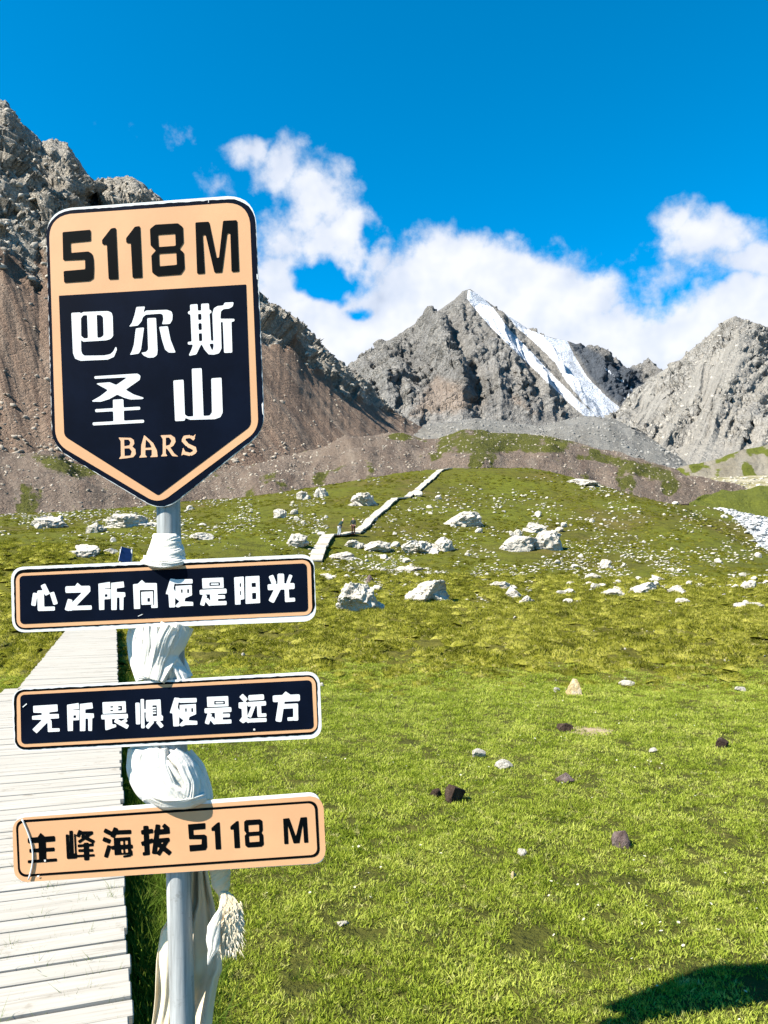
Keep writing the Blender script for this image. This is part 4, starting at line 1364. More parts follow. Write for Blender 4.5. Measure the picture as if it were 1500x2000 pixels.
# hanging cream scarf behind the lower post
tail = thing('hanging_scarf', (BASE[0], PAX + .05, 0.3), 'cream scarf hanging straight down behind the lower post', 'scarf')
nu, nv = 150, 120
V = np.zeros((nv, nu, 3))
ys = np.linspace(1690, 2190, nv)
for i, y in enumerate(ys):
    s = (y - 1690) / 500
    l = np.interp(y, [1690, 1760, 1816, 1877, 1946, 2000, 2190], [362, 350, 316, 307, 301, 295, 280])
    r = np.interp(y, [1690, 1703, 1767, 1830, 1894, 1911, 2000, 2190], [403, 405, 421, 428, 432, 426, 415, 405])
    u = np.linspace(0, 1, nu)
    wv = perlin(u * 3, s * 2.5, 1.0)
    dep = 0.0065 * np.sin(u * 17 + 3 * wv + s * 2) + 0.003 * np.sin(u * 39 + 5 * wv) + 0.016 * perlin(u * 5, s * 4, 5.0)
    for k in range(nu):
        V[i, k] = at(l + (r - l) * u[k] + 2 * math.sin(s * 14 + 3 * u[k]), y, PAX + 0.058 + dep[k])
me = grid_mesh('drape', V)
o = part('drape', me, tail, M_CREAM)
sm = o.modifiers.new('thickness', 'SOLIDIFY')
sm.thickness = 0.002

# knotted frayed end
knot = thing('frayed_scarf', (on_sign(440, 1800)[0], SY + .03, 0.45), 'knotted white scarf end with frayed fringe right of the lower post', 'scarf')
part('knot', sleeve('knot', [(1694, 408, 452), (1715, 409, 452), (1735, 413, 450), (1747, 424, 446), (1752, 428, 446)],
                    ([(4, .5, 2), (8, .3, 3)], 2.0), knot, M_CREAM, depth=0.7, seed=11., amp=0.12, nth=100, nzz=50, yc=SY + 0.045), knot, M_CREAM)
part('skirt', sleeve('skirt', [(1742, 424, 448), (1755, 426, 462), (1775, 424, 474), (1800, 421, 478), (1825, 420, 474), (1845, 424, 468), (1862, 430, 460)],
                     ([(4, .55, 2), (9, .4, 3), (17, .25, -2)], 1.5), knot, M_CREAM, depth=0.6, seed=13., amp=0.2, nth=160, nzz=70, yc=SY + 0.04, ragged=26), knot, M_CREAM)
part('folded_corner', sleeve('folded_corner', [(1770, 431, 436), (1790, 415, 434), (1810, 402, 432), (1835, 400, 431), (1855, 405, 428), (1870, 404, 416), (1884, 405, 409)],
                             ([(3, .5, 1), (7, .35, 2)], 1.2), knot, M_CLOTH, depth=0.35, seed=17., amp=0.2, nth=90, nzz=50, yc=SY + 0.012, ragged=4), knot, M_CLOTH)
rr = random.Random(5)
V, F = [], []
for k in range(230):
    s = rr.random()
    ang = rr.uniform(-1, 1)
    x0 = 450 + ang * 24
    y0 = rr.uniform(1760, 1862)
    L = rr.uniform(7, 20)
    dx = ang * rr.uniform(2, 14) + rr.uniform(-4, 4)
    yd = SY + 0.02 + rr.uniform(-.012, .02)
    wd = rr.uniform(.5, 1.2)
    a = at(x0 - wd, y0, yd)
    c = at(x0 + wd, y0, yd)
    m_ = at(x0 + dx * .5, y0 + L * .6, yd - .004)
    e = at(x0 + dx, y0 + L, yd + rr.uniform(-.006, .006))
    i = len(V)
    V += [a, c, m_, m_ + np.array([.0012, 0, 0]), e]
    F += [(i, i + 1, i + 3, i + 2), (i + 2, i + 3, i + 4)]
o = part('fringe', mesh('fringe', V, F), knot, M_CREAM)
o['kind'] = 'stuff'
# ================================================================== BOARDWALK
def at_z(px, py, z):
    r = ray(px, py)
    k = (z - CAMZ) / r[2]
    return np.array([r[0] * k, r[1] * k, z])


m, t, b, pos = material('weathered_boards')
oi = t.node('ShaderNodeObjectInfo')
tcn = t.node('ShaderNodeTexCoord').outputs['Object']
offs = t.vmath('ADD', tcn, t.vmath('SCALE', oi.outputs['Random'], 37.0))
g1 = t.noise(t.vmath('MULTIPLY', offs, (1.6, 30, 30)), 2.0, 5, 0.6)
c = t.ramp(g1, [(0.25, (0.205, 0.183, 0.15)), (0.5, (0.31, 0.286, 0.247)), (0.75, (0.37, 0.345, 0.303))])
c = t.mix(t.math('MULTIPLY', oi.outputs['Random'], 0.6), c, (0.29, 0.268, 0.23))
c = t.mix(t.smooth(t.noise(offs, 5.0, 5, 0.7), 0.58, 0.72, 0, 0.6), c, (0.16, 0.135, 0.10))
t.set(b.inputs['Base Color'], c)
b.inputs['Roughness'].default_value = 0.8
t.set(b.inputs['Normal'], t.bump(g1, 0.3, 0.004))
M_BOARD = m
M_BEAM = simple('joist_timber', (0.20, 0.165, 0.125), 0.85, 0.2, var=0.3, scale=6)
rnd = random.Random(11)


def deck(label, p0, p1, width, z0, z1, pitch=0.10, bw=0.085, name='boardwalk', group=None):
    """p0, p1: right-hand edge (x, y); the deck extends to the left of it"""
    p0, p1 = np.array(p0[:2], float), np.array(p1[:2], float)
    d = p1 - p0
    L = np.linalg.norm(d)
    d /= L
    left = np.array([-d[1], d[0]])
    root = thing(name, (p0[0], p0[1], z0 - 0.2), label, 'boardwalk', group)
    rz = math.atan2(d[1], d[0])
    slope = math.atan2(z1 - z0, L)
    me = box_mesh('plank', width, bw, 0.032, 0.004)
    me.materials.append(M_BOARD)
    n = int(L / pitch)
    for i in range(n):
        f = (i + .5) / n
        c = p0 + d * (L * f) + left * (width / 2 + rnd.uniform(-.010, .010))
        o = link('plank', me, root)
        o.location = (c[0] - p0[0], c[1] - p0[1], z0 + (z1 - z0) * f - 0.016 + rnd.uniform(-.003, .003) - (z0 - .2))
        o.rotation_euler = (slope + rnd.uniform(-.012, .012), rnd.uniform(-.004, .004), rz - math.pi / 2 + rnd.uniform(-.006, .006))
    for s in (0.06, 0.5, 0.94):
        me2 = box_mesh('joist', 0.06, L * 1.0, 0.11, 0.004)
        o = link('joist', me2, root, M_BEAM)
        c = p0 + d * L / 2 + left * width * s
        o.location = (c[0] - p0[0], c[1] - p0[1], (z0 + z1) / 2 - 0.032 - .060 - (z0 - .2))
        o.rotation_euler = (slope, 0, rz - math.pi / 2)
    k = 0.4
    while k < L:
        for s in (0.06, 0.94):
            c = p0 + d * k + left * width * s
            gz = float(ground_fast(np.array([c[0]]), np.array([c[1]]))[0])
            zt = z0 + (z1 - z0) * k / L - 0.03
            h = zt - gz + 0.05
            if h > 0.03:
                o = link('support_post', box_mesh('support_post', 0.085, 0.085, h, 0.003), root, M_BEAM)
                o.location = (c[0] - p0[0], c[1] - p0[1], zt - h / 2 - .03 - (z0 - .2))
                o.rotation_euler = (0, 0, rz)
        k += 1.8
    return root


ZB = 0.20
r_near, r_mid = at_z(256, 1985, ZB), at_z(231, 1336, ZB)
dirv = (r_mid - r_near)[:2]
dirv /= np.linalg.norm(dirv)
lf = np.array([-dirv[1], dirv[0]])
l_mid = at_z(14, 1340, ZB)
W1 = abs((l_mid - r_mid)[:2] @ lf)
start = r_near[:2] - dirv * 2.6
deck('pale weathered plank boardwalk running up the left edge beside the signpost', start, r_mid[:2], W1, ZB, ZB)
ZC = 0.235
q0, q1 = at_z(231, 1337, ZC), at_z(227, 1220, ZC)
W2 = abs((at_z(46, 1331, ZC) - q0)[:2] @ lf)
q0 = q0[:2] + dirv * 0.06
deck('farther narrower stretch of plank boardwalk, seen between the upper two boards', q0, q1[:2], W2, ZC, ZC + 0.03)
print('walk', r_near, r_mid, W1, W2, q1)


M_STEP = simple('pale_step_boards', (0.36, 0.325, 0.265), 0.85, 0.2, var=0.15, scale=2.0)


def stairs(label, path, width, n, lift=0.16):
    """boards laid up the hill along a slightly winding line of photo points"""
    P = np.array([ground_hit(*p) for p in path])
    cum = np.concatenate([[0], np.cumsum(np.linalg.norm(np.diff(P[:, :2], axis=0), axis=1))])
    L = cum[-1]
    f = lambda q: np.array([np.interp(q, cum, P[:, k]) for k in range(3)])
    root = thing('boardwalk_stairs', tuple(P[0]), label, 'stairs', 'flights of boardwalk up the hill')
    run = L / n
    me = {}
    for i in range(n):
        a, c = f(i * run), f((i + 1) * run)
        for q in (a, c):
            q[2] = float(ground_fast(np.array([q[0]]), np.array([q[1]]))[0])
        d = c - a
        lh = math.hypot(d[0], d[1])
        me_ = box_mesh('step', math.hypot(lh, d[2]) * 1.03, width * rnd.uniform(.94, 1.06), 0.16, 0.01)
        me_.materials.append(M_STEP)
        o = link('step', me_, root)
        mid = (a + c) / 2
        o.location = (mid[0] - P[0][0], mid[1] - P[0][1], mid[2] - P[0][2] + lift + rnd.uniform(-.05, .05))
        o.rotation_euler = (0, -math.atan2(d[2], lh) + rnd.uniform(-.03, .06), math.atan2(d[1], d[0]))
    return P


stairs('lowest flight of boardwalk stairs on the hill, just above the upper narrow board', [(616, 1098), (622, 1080), (632, 1062), (641, 1048)], 1.15, 12)
stairs('short level boardwalk landing where two hikers stand', [(645, 1049), (668, 1047), (693, 1044)], 1.0, 6)
stairs('middle flight of boardwalk stairs climbing the hill above the two hikers', [(696, 1043), (716, 1027), (733, 1009), (752, 994), (772, 976), (792, 974)], 0.95, 26)
stairs('uppermost flight of boardwalk stairs reaching the hill crest', [(796, 973), (818, 957), (838, 939), (850, 929), (862, 920), (880, 917)], 0.95, 24)

# ================================================================== ROCKS
def rock_mesh(name, seed, sub=3, flat=0.75, cuts=15, rough=0.16):
    rs = np.random.RandomState(seed)
    bm = bmesh.new()
    bmesh.ops.create_icosphere(bm, subdivisions=sub, radius=1.0)
    V = np.array([v.co[:] for v in bm.verts])
    V = V * (1 + 0.30 * fbm(V[:, 0] * 1.1 + seed * 3.1, V[:, 1] * 1.1, V[:, 2] * 1.1, 3)[:, None])
    for _ in range(cuts):
        n = rs.normal(size=3)
        n /= np.linalg.norm(n)
        dd = rs.uniform(0.40, 0.85)
        s = V @ n - dd
        V = V - np.outer(np.maximum(s, 0), n) * 0.97
    V = V * (1 + rough * ridged(V[:, 0] * 2.6 + seed, V[:, 1] * 2.6, V[:, 2] * 2.6, 4)[:, None])
    V[:, 2] *= flat
    V[:, 0] /= np.abs(V[:, 0]).max()
    V[:, 1] /= np.abs(V[:, 1]).max()
    V[:, 2] = (V[:, 2] - V[:, 2].min()) / (V[:, 2].max() - V[:, 2].min())
    for v, c in zip(bm.verts, V):
        v.co = c
    me = bpy.data.meshes.new(name)
    bm.to_mesh(me)
    bm.free()
    return me


def cluster_mesh(name, seed, sub):
    """one craggy boulder grown together from a few broken lumps"""
    rs = np.random.RandomState(seed + 999)
    VV, FF, n = [], [], 0
    for k in range(rs.randint(3, 5)):
        me = rock_mesh('tmp', seed * 5 + k, sub - (k > 1), cuts=9, rough=0.34)
        v = np.array([q.co[:] for q in me.vertices])
        f = np.array([q.vertices[:] for q in me.polygons])
        s = 1.0 if k == 0 else rs.uniform(.4, .75)
        v = v * np.array([s, s, s * rs.uniform(.7, 1.05)])
        if k:
            v = v + np.array([rs.uniform(-.62, .62), rs.uniform(-.5, .3), rs.uniform(-.05, .12)])
        else:
            v[:, 0] *= .8
        VV.append(v)
        FF.append(f + n)
        n += len(v)
        bpy.data.meshes.remove(me)
    V = np.concatenate(VV)
    V[:, 0] -= (V[:, 0].max() + V[:, 0].min()) / 2
    V[:, 0] /= np.abs(V[:, 0]).max()
    V[:, 2] = (V[:, 2] - V[:, 2].min()) / (V[:, 2].max() - V[:, 2].min())
    return tri_mesh(name, V, np.concatenate(FF))


def rock_material(name, cols, spots=True):
    m, t, b, pos = material(name)
    oi = t.node('ShaderNodeObjectInfo')
    p = t.node('ShaderNodeTexCoord').outputs['Object']
    p = t.vmath('ADD', p, t.vmath('SCALE', oi.outputs['Random'], 50.0))
    n1 = t.noise(p, 1.6, 6, 0.65)
    c = t.ramp(n1, [(0.3, cols[0]), (0.5, cols[1]), (0.72, cols[2])])
    if spots:
        c = t.mix(t.smooth(t.noise(p, 4.0, 6, 0.7), 0.52, 0.66, 0, 0.75), c, (0.13, 0.115, 0.095))
        c = t.mix(t.smooth(t.noise(p, 2.3, 4, 0.6), 0.66, 0.74, 0, 0.5), c, (0.42, 0.27, 0.10))
    t.set(b.inputs['Base Color'], c)
    b.inputs['Roughness'].default_value = 0.9
    b.inputs['Specular IOR Level'].default_value = 0.15
    t.set(b.inputs['Normal'], t.bump(t.noise(p, 5.0, 7, 0.7), 0.6, 0.15))
    return m


M_ROCK = rock_material('pale_boulder', [(0.27, 0.24, 0.195), (0.39, 0.355, 0.30), (0.47, 0.44, 0.38)])
M_STONE = rock_material('pale_stone', [(0.34, 0.30, 0.24), (0.43, 0.39, 0.325), (0.50, 0.465, 0.40)])
M_DUNG = rock_material('dry_dung', [(0.020, 0.013, 0.010), (0.045, 0.028, 0.020), (0.085, 0.058, 0.042)], False)
M_DARKSTONE = rock_material('brown_stone', [(0.07, 0.045, 0.04), (0.12, 0.085, 0.075), (0.20, 0.16, 0.14)], False)
M_ORANGE = rock_material('orange_stone', [(0.45, 0.41, 0.35), (0.46, 0.35, 0.19), (0.48, 0.33, 0.12)], False)


def place_rock(name, px, py, wpx, hpx, label, cat, mat, me=None, seed=0, group=None, rz=None, sink=0.18, deep=0.8):
    hit = ground_hit(px, py)
    if hit is None:
        return None
    d = proj(hit)[2]
    sx = wpx / FPX * d / 2
    sz = hpx / FPX * d / (1 - sink)
    if me is None:
        me = rock_mesh(name, seed, 4 if wpx > 55 else 3) if name != 'boulder' else cluster_mesh(name, seed, 5 if wpx > 70 else 4)
        me.polygons.foreach_set('use_smooth', [False] * len(me.polygons))
        me.materials.append(mat)
    o = link(name, me)
    o.location = (hit[0], hit[1] + sx * deep * .6, hit[2] - sz * sink)
    o.scale = (sx, sx * deep, sz)
    o.rotation_euler = (0, 0, 0 if rz is None else rz)
    tag(o, label, cat, group)
    return o


BOULDERS = [
    (705, 1199, 102, 62, 'largest pale boulder, standing alone right of the upper narrow board', 21),
    (838, 1176, 102, 44, 'broad low pale boulder right of the largest standing boulder', 32),
    (905, 1030, 84, 33, 'slanting white boulder high on the hill above the clustered rocks', 43),
    (1015, 1077, 76, 34, 'left big rock of the cluster on the middle of the hill', 54),
    (1072, 1074, 66, 40, 'right big rock of the cluster on the middle of the hill', 65),
    (1045, 1040, 50, 20, 'upper rock of the cluster on the middle of the hill', 76),
    (1008, 1049, 26, 16, 'small round rock on top of the hillside cluster', 77),
    (822, 1082, 78, 28, 'low flat outcrop right of the lowest stairs', 87),
    (862, 1076, 54, 28, 'rock beside the low flat outcrop, on its right', 98),
    (735, 1076, 58, 20, 'flat pale rock below the two hikers', 109),
    (690, 1070, 42, 16, 'flat rock just right of the lowest flight of stairs', 110),
    (672, 1093, 62, 16, 'dark edged slab at the foot of the hillside stairs', 121),
    (708, 989, 70, 28, 'craggy grey rock left of the middle flight of stairs', 132),
    (626, 971, 30, 20, 'square pale rock on the left hill crest', 143),
    (592, 977, 30, 19, 'dark shadowed rock on the hill crest, left of the square pale one', 144),
    (546, 1012, 27, 19, 'blocky rock on the grass right of the shield tip', 154),
    (92, 1029, 72, 25, 'domed pale rock at far left, below the shield', 165),
    (245, 1031, 118, 30, 'long low pale outcrop left of the steel post', 176),
    (185, 1040, 42, 19, 'small pale rock in front of the long low outcrop', 187),
    (160, 1088, 60, 26, 'sloping grey rock just above the upper narrow board, at left', 198),
    (216, 1082, 30, 12, 'small flat rock left of the blue information board', 209),
    (390, 1054, 50, 15, 'flat rock right of the steel post under the shield', 210),
    (580, 1067, 46, 26, 'lumpy grey rock left of the lowest stairs', 221),
    (998, 1168, 46, 24, 'dark spotted rock below the hillside cluster', 232),
    (1030, 1178, 32, 15, 'low pale stone touching the dark spotted rock on its right', 243),
    (985, 1150, 54, 14, 'long flat stone above the dark spotted rock', 254),
    (1107, 1162, 42, 13, 'flat white rock right of the dark spotted rock', 265),
    (1200, 1167, 46, 17, 'rounded white rock at the hill foot, left of the rock pile', 276),
    (1262, 1157, 56, 20, 'lower slab of the rock pile at the hill foot', 287),
    (1285, 1139, 52, 17, 'upper slab of the rock pile at the hill foot', 298),
    (1328, 1160, 42, 17, 'pale rock right of the rock pile at the hill foot', 309),
    (1337, 1182, 30, 14, 'small grey rock below and right of the rock pile', 310),
    (1466, 1152, 32, 19, 'round white rock near the right edge of the pasture', 321),
    (1186, 1110, 28, 18, 'compact rock with dark right side above the rounded white rock', 332),
    (1162, 1132, 40, 13, 'long pale stone left below the compact dark sided rock', 343),
    (1137, 947, 72, 15, 'long white ledge near the hill crest, right of centre', 354),
    (1470, 1185, 66, 9, 'thin flat stone strip at the right edge', 365),
    (800, 1115, 72, 9, 'thin flat slab in the grass above the broad low boulder', 376),
    (642, 1132, 44, 12, 'low stone directly right of the upper narrow board', 387),
]
for (px, py, wp, hp, lab, sd) in BOULDERS:
    place_rock('boulder', px, py, wp, hp, lab, 'rock', M_ROCK, seed=sd, sink=0.28)
place_rock('boulder', 722, 1140, 16, 17, 'dark little upright rock behind the largest standing boulder', 'rock', M_DARKSTONE, seed=401)

NEAR = [
    ('stone', 1125, 1359, 40, 31, 'orange topped white stone at the far edge of the lawn', 'stone', M_ORANGE, 501),
    ('stone', 1232, 1341, 42, 11, 'flat white stone right of the orange topped stone', 'stone', M_STONE, 502),
    ('stone', 1450, 1351, 26, 9, 'small grey stone on the lawn edge near the right border', 'stone', M_STONE, 503),
    ('stone', 1088, 1352, 14, 10, 'tiny white stone left of the orange topped stone', 'stone', M_STONE, 504),
    ('stone', 935, 1481, 32, 17, 'tilted white stone on the lawn, upper left of two', 'stone', M_STONE, 505),
    ('stone', 986, 1502, 38, 15, 'flat cream stone on the lawn, lower right of two', 'stone', M_STONE, 506),
    ('stone', 1104, 1532, 40, 18, 'grey and brown stone in the middle of the lawn', 'stone', M_DARKSTONE, 507),
    ('stone', 1278, 1471, 17, 9, 'single little white stone on the right part of the lawn', 'stone', M_STONE, 508),
    ('stone', 1020, 1672, 20, 12, 'small cream stone low on the lawn, left of the big brown one', 'stone', M_STONE, 509),
    ('stone', 1003, 1719, 13, 15, 'tiny upright orange stone low on the lawn', 'stone', M_ORANGE, 510),
    ('stone', 670, 1809, 26, 6, 'thin flat stone in the grass right of the frayed scarf', 'stone', M_STONE, 511),
    ('stone', 1221, 1657, 46, 32, 'dark brown stone with pale top, biggest low on the lawn', 'stone', M_DARKSTONE, 512),
    ('dung', 889, 1570, 46, 34, 'larger dark dung lump in the middle of the lawn', 'dung', M_DUNG, 513),
    ('dung', 853, 1559, 30, 17, 'smaller dark dung lump left of the larger one', 'dung', M_DUNG, 514),
    ('dung', 1110, 1431, 40, 17, 'dark dung lump beside the bare soil patch', 'dung', M_DUNG, 515),
    ('dung', 1411, 1464, 28, 20, 'dark dung lump on the right side of the lawn', 'dung', M_DUNG, 516),
]
for (nm, px, py, wp, hp, lab, cat, mt, sd) in NEAR:
    place_rock(nm, px, py, wp, hp, lab, cat, mt, seed=sd, sink=0.25)

# bare soil patch beside the dung
m, t, b, pos = material('bare_soil')
t.set(b.inputs['Base Color'], t.ramp(t.noise(pos, 12, 5, 0.7), [(0.3, (0.16, 0.11, 0.06)), (0.6, (0.34, 0.26, 0.17))]))
h0 = ground_hit(1150, 1428)
V, F = [], []
for k in range(40):
    a = 2 * math.pi * k / 40
    r = 1 + 0.35 * float(perlin(math.cos(a) * 2, math.sin(a) * 2, 3.0))
    V.append((h0[0] + 0.28 * r * math.cos(a), h0[1] + 0.32 * r * math.sin(a), 0))
V.append((h0[0], h0[1], 0))
V = [(x, y, float(ground_fast(np.array([x]), np.array([y]))[0]) + (0.022 if i == 40 else -0.004)) for i, (x, y, z) in enumerate(V)]
structure(link('bare_soil_patch', mesh('bare_soil_patch', V, [(k, (k + 1) % 40, 40) for k in range(40)]), None, m, True))

# scattered stones: 215 as things, the rest as one mass
small = [rock_mesh('stone', 700 + k, 2, cuts=7) for k in range(8)]
for me in small:
    me.materials.append(M_STONE)
rs = np.random.RandomState(3)


def sample_px(wide=False):
    while True:
        u = rs.rand()
        if u < 0.45:
            x, y = rs.uniform(620, 1500), (rs.normal(1130, 28) if rs.rand() < .7 else rs.normal(1146, 5))
        elif u < 0.72:
            x, y = rs.uniform(700, 1500), rs.uniform(930, 1170)
        elif u < 0.94:
            x, y = rs.uniform(0, 640), rs.normal(1010, 28)
        elif u < 0.975 and wide:
            x, y = rs.uniform(1150, 1500), rs.uniform(926, 962)
        else:
            x, y = rs.uniform(380, 1500), rs.uniform(1170, 1345)
        if 926 < y < 1345 and float(perlin(x / 60., y / 25., 0.5)) > -0.15 + rs.rand() * .3 - .15:
            return x, y


big = []
for k in range(215):
    x, y = sample_px()
    wp = 6 + 14 * rs.rand() ** 2.2
    if y > 1180:
        wp *= .8
    big.append((x, y, wp, wp * rs.uniform(.4, .7)))
for (x, y, wp, hp) in big:
    if x < 360:
        where, grp = 'left of the steel post', 'pale stones on the hillside left of the post'
    elif x < 640:
        where, grp = 'between the steel post and the hillside stairs', 'pale stones between post and stairs'
    elif y > 1180:
        where, grp = 'on the olive pasture just beyond the lawn', 'pale stones on the pasture'
    elif y > 1085:
        where, grp = ('along the foot of the hill, left half', 'pale stones at the hill foot, left half') if x < 1100 else ('along the foot of the hill, right half', 'pale stones at the hill foot, right half')
    else:
        where, grp = ('on the upper hill beside the stairs', 'pale stones on the upper hill beside the stairs') if x < 960 else ('on the upper hill right of the slanting white boulder', 'pale stones on the upper right hill')
    place_rock('scattered_stone', x, y, wp, hp, 'small pale stone ' + where, 'stone', None, me=small[rs.randint(8)], group=grp,
               rz=rs.uniform(0, 6.28), sink=0.25, deep=0.9)


def stone_mass(name, samples, mat, tumble=False):
    base = [(np.array([v.co[:] for v in me.vertices]), np.array([p.vertices[:] for p in me.polygons])) for me in [rock_mesh('tmp', 800 + k, 1, cuts=8) for k in range(6)]]
    VV, FF, n = [], [], 0
    for (p, s, fl, rz) in samples:
        v, f = base[rs.randint(6)]
        c_, s_ = math.cos(rz), math.sin(rz)
        if tumble:
            v = (v - np.array([0, 0, .5])) * np.array([1, rs.uniform(.5, .9), 1.1])
            R3, _r = np.linalg.qr(rs.normal(size=(3, 3)))
            v = v @ R3 + np.array([0, 0, .3])
        q = np.stack([(v[:, 0] * c_ - v[:, 1] * s_) * s, (v[:, 0] * s_ + v[:, 1] * c_) * s, (v[:, 2] - .3) * s * fl], -1) + p
        VV.append(q)
        FF.append(f + n)
        n += len(v)
    o = link(name, tri_mesh(name, np.concatenate(VV), np.concatenate(FF)), None, mat)
    o['kind'] = 'stuff'
    return o


M_MASS = simple('stone_mass', (0.42, 0.385, 0.32), 0.9, 0.15, var=0.3, scale=1.3)
sm_ = []
cnt = 0
ctab = []
N = 8500
xs_, ys_ = [], []
while len(xs_) < N:
    x, y = sample_px(True)
    xs_.append(x)
    ys_.append(y)
# distance along each ray found on a coarse grid of samples
ds = np.concatenate([np.arange(6, 20, 0.25), np.arange(20, 160, 0.5), np.arange(160, 300, 2.0)])
RR = np.array([ray(x, y) for x, y in zip(xs_, ys_)])
XX = RR[:, :1] / RR[:, 1:2] * ds[None]
ZZ = CAMZ + RR[:, 2:3] / RR[:, 1:2] * ds[None]
GG = ground_fast(XX, np.broadcast_to(ds[None], XX.shape))
for i in range(N):
    bl = np.nonzero(ZZ[i] < GG[i])[0]
    if len(bl):
        j = bl[0]
        sz = (3.2 + 6.0 * rs.rand() ** 3) / FPX * ds[j] * .5
        if ds[j] < 30:
            sz *= .6
        sm_.append((np.array([XX[i, j], ds[j], GG[i, j]]), sz, rs.uniform(.5, .9), rs.uniform(0, 6.28)))
o = stone_mass('hillside_stone_scatter', sm_, M_MASS)
o['label'] = 'countless little pale stones strewn over the hillside'
# river cobbles
rv = []
for k in range(2600):
    i, j = rs.randint(0, 60), rs.randint(0, 40)
    p = RIVER[i, j] + np.array([rs.uniform(-.7, .7), rs.uniform(-.7, .7), 0.05])
    rv.append((p, 0.15 + 0.55 * rs.rand() ** 2.5, rs.uniform(.5, .9), rs.uniform(0, 6.28)))
M_COB = simple('river_cobble', (0.42, 0.415, 0.40), 0.9, 0.15, var=0.25, scale=0.8)
o = stone_mass('river_cobbles', rv, M_COB)
o['label'] = 'white cobbles covering the river bed at right'
# broken rock lying on the slopes


def slope_rocks(name, mt, n, s0, s1, mat, label, cond):
    V, T, att = mt
    px, py, dd = proj(V)
    ok = cond(px, py, T, att) * (px > -150) * (px < 1650) * (T < 1.0)
    ii = np.nonzero(ok.ravel() > rs.rand(ok.size))[0]
    ii = ii[rs.permutation(len(ii))[:n]]
    P = V.reshape(-1, 3)[ii]
    lst = [(p, s0 + (s1 - s0) * rs.rand() ** 3.5, rs.uniform(.6, 1.1), rs.uniform(0, 6.28)) for p in P]
    o = stone_mass(name, lst, mat, True)
    o['label'] = label


M_S1 = simple('moraine_stone', (0.25, 0.213, 0.17), 0.92, 0.1, var=0.35, scale=0.5)
M_S2 = simple('pale_crag_stone', (0.31, 0.283, 0.24), 0.92, 0.1, var=0.3, scale=0.1)
M_S3 = simple('grey_crag_stone', (0.175, 0.168, 0.155), 0.92, 0.1, var=0.35, scale=0.05)
slope_rocks('moraine_stones', MORAINE, 6000, 0.08, 0.6, M_S1, 'loose stones over the brown moraine', lambda px, py, T, a: 0.3 + 0 * T)
slope_rocks('scree_stones', LEFT, 5000, 0.2, 1.6, M_S1, 'loose stones over the brown scree of the left mountain', lambda px, py, T, a: 0.05 + 0.6 * sstep(.3, .02, T))
slope_rocks('left_crag_blocks', LEFT, 2500, 0.5, 2.6, M_S2, 'broken blocks on the crags of the left mountain', lambda px, py, T, a: a['rock'] * (T < .97))
slope_rocks('right_crag_blocks', RIGHT, 1800, 0.6, 3.2, M_S2, 'broken blocks on the right mountain', lambda px, py, T, a: (0.05 + a['rock'] ** 2) * (T > .1) * (T < .96))
slope_rocks('rubble_blocks', RUBBLE, 3000, 0.4, 2.2, M_S3, 'grey boulders on the rubble slope below the glacier', lambda px, py, T, a: 0.3 + 0 * T)
# ================================================================== INFORMATION BOARD, HIKERS
M_BLUE = simple('blue_board', (0.010, 0.022, 0.085), 0.3, 0.5, var=0.2, scale=4)
hb_ = ground_hit(243, 1102)
dI = 40.0
pI = at(243, 1100, dI)
gz = float(ground_fast(np.array([pI[0]]), np.array([pI[1]]))[0])
ib = thing('information_board', (pI[0], pI[1], gz), 'small tilted dark blue information board beyond the upper narrow board, left of the post', 'sign')
tz = at(243, 1068, dI)[2] - gz
pan = link('panel', box_mesh('panel', 0.62, 0.05, 0.82, 0.01), ib, M_BLUE)
pan.location = (0.05, 0, tz - 0.44)
pan.rotation_euler = (math.radians(-18), math.radians(14), math.radians(32))
for s in (-1, 1):
    lg = link('leg', box_mesh('leg', 0.06, 0.06, tz - 0.1, 0.006), ib, M_WHITE)
    lg.location = (0.05 + s * 0.24, 0.06 + 0.16 * s, (tz - 0.1) / 2 - .03)


def skin(name, joints, edges, mat, parent=None, levels=1):
    me = bpy.data.meshes.new(name)
    me.from_pydata([j[:3] for j in joints], edges, [])
    o = bpy.data.objects.new(name, me)
    COL.objects.link(o)
    o.parent = parent
    md = o.modifiers.new('skin', 'SKIN')
    for i, j in enumerate(joints):
        me.skin_vertices[0].data[i].radius = (j[3], j[3] * (j[4] if len(j) > 4 else 1))
        me.skin_vertices[0].data[i].use_root = (i == 0)
    sb = o.modifiers.new('sub', 'SUBSURF')
    sb.levels = sb.render_levels = levels
    me.materials.append(mat)
    return o


M_SKIN = simple('skin', (0.42, 0.25, 0.17), 0.6, 0.3)
M_JACK = simple('dark_jacket', (0.015, 0.022, 0.020), 0.8, 0.2, var=0.3, scale=9)
M_JACK2 = simple('dark_green_jacket', (0.012, 0.030, 0.030), 0.8, 0.2, var=0.3, scale=9)
M_PANT = simple('brown_trousers', (0.055, 0.022, 0.018), 0.85, 0.2)
M_PANT2 = simple('pale_trousers', (0.30, 0.32, 0.35), 0.85, 0.2)
M_HAIR = simple('dark_hair', (0.01, 0.008, 0.007), 0.6, 0.3)
M_WCAP = simple('white_cap', (0.75, 0.75, 0.73), 0.8, 0.2)


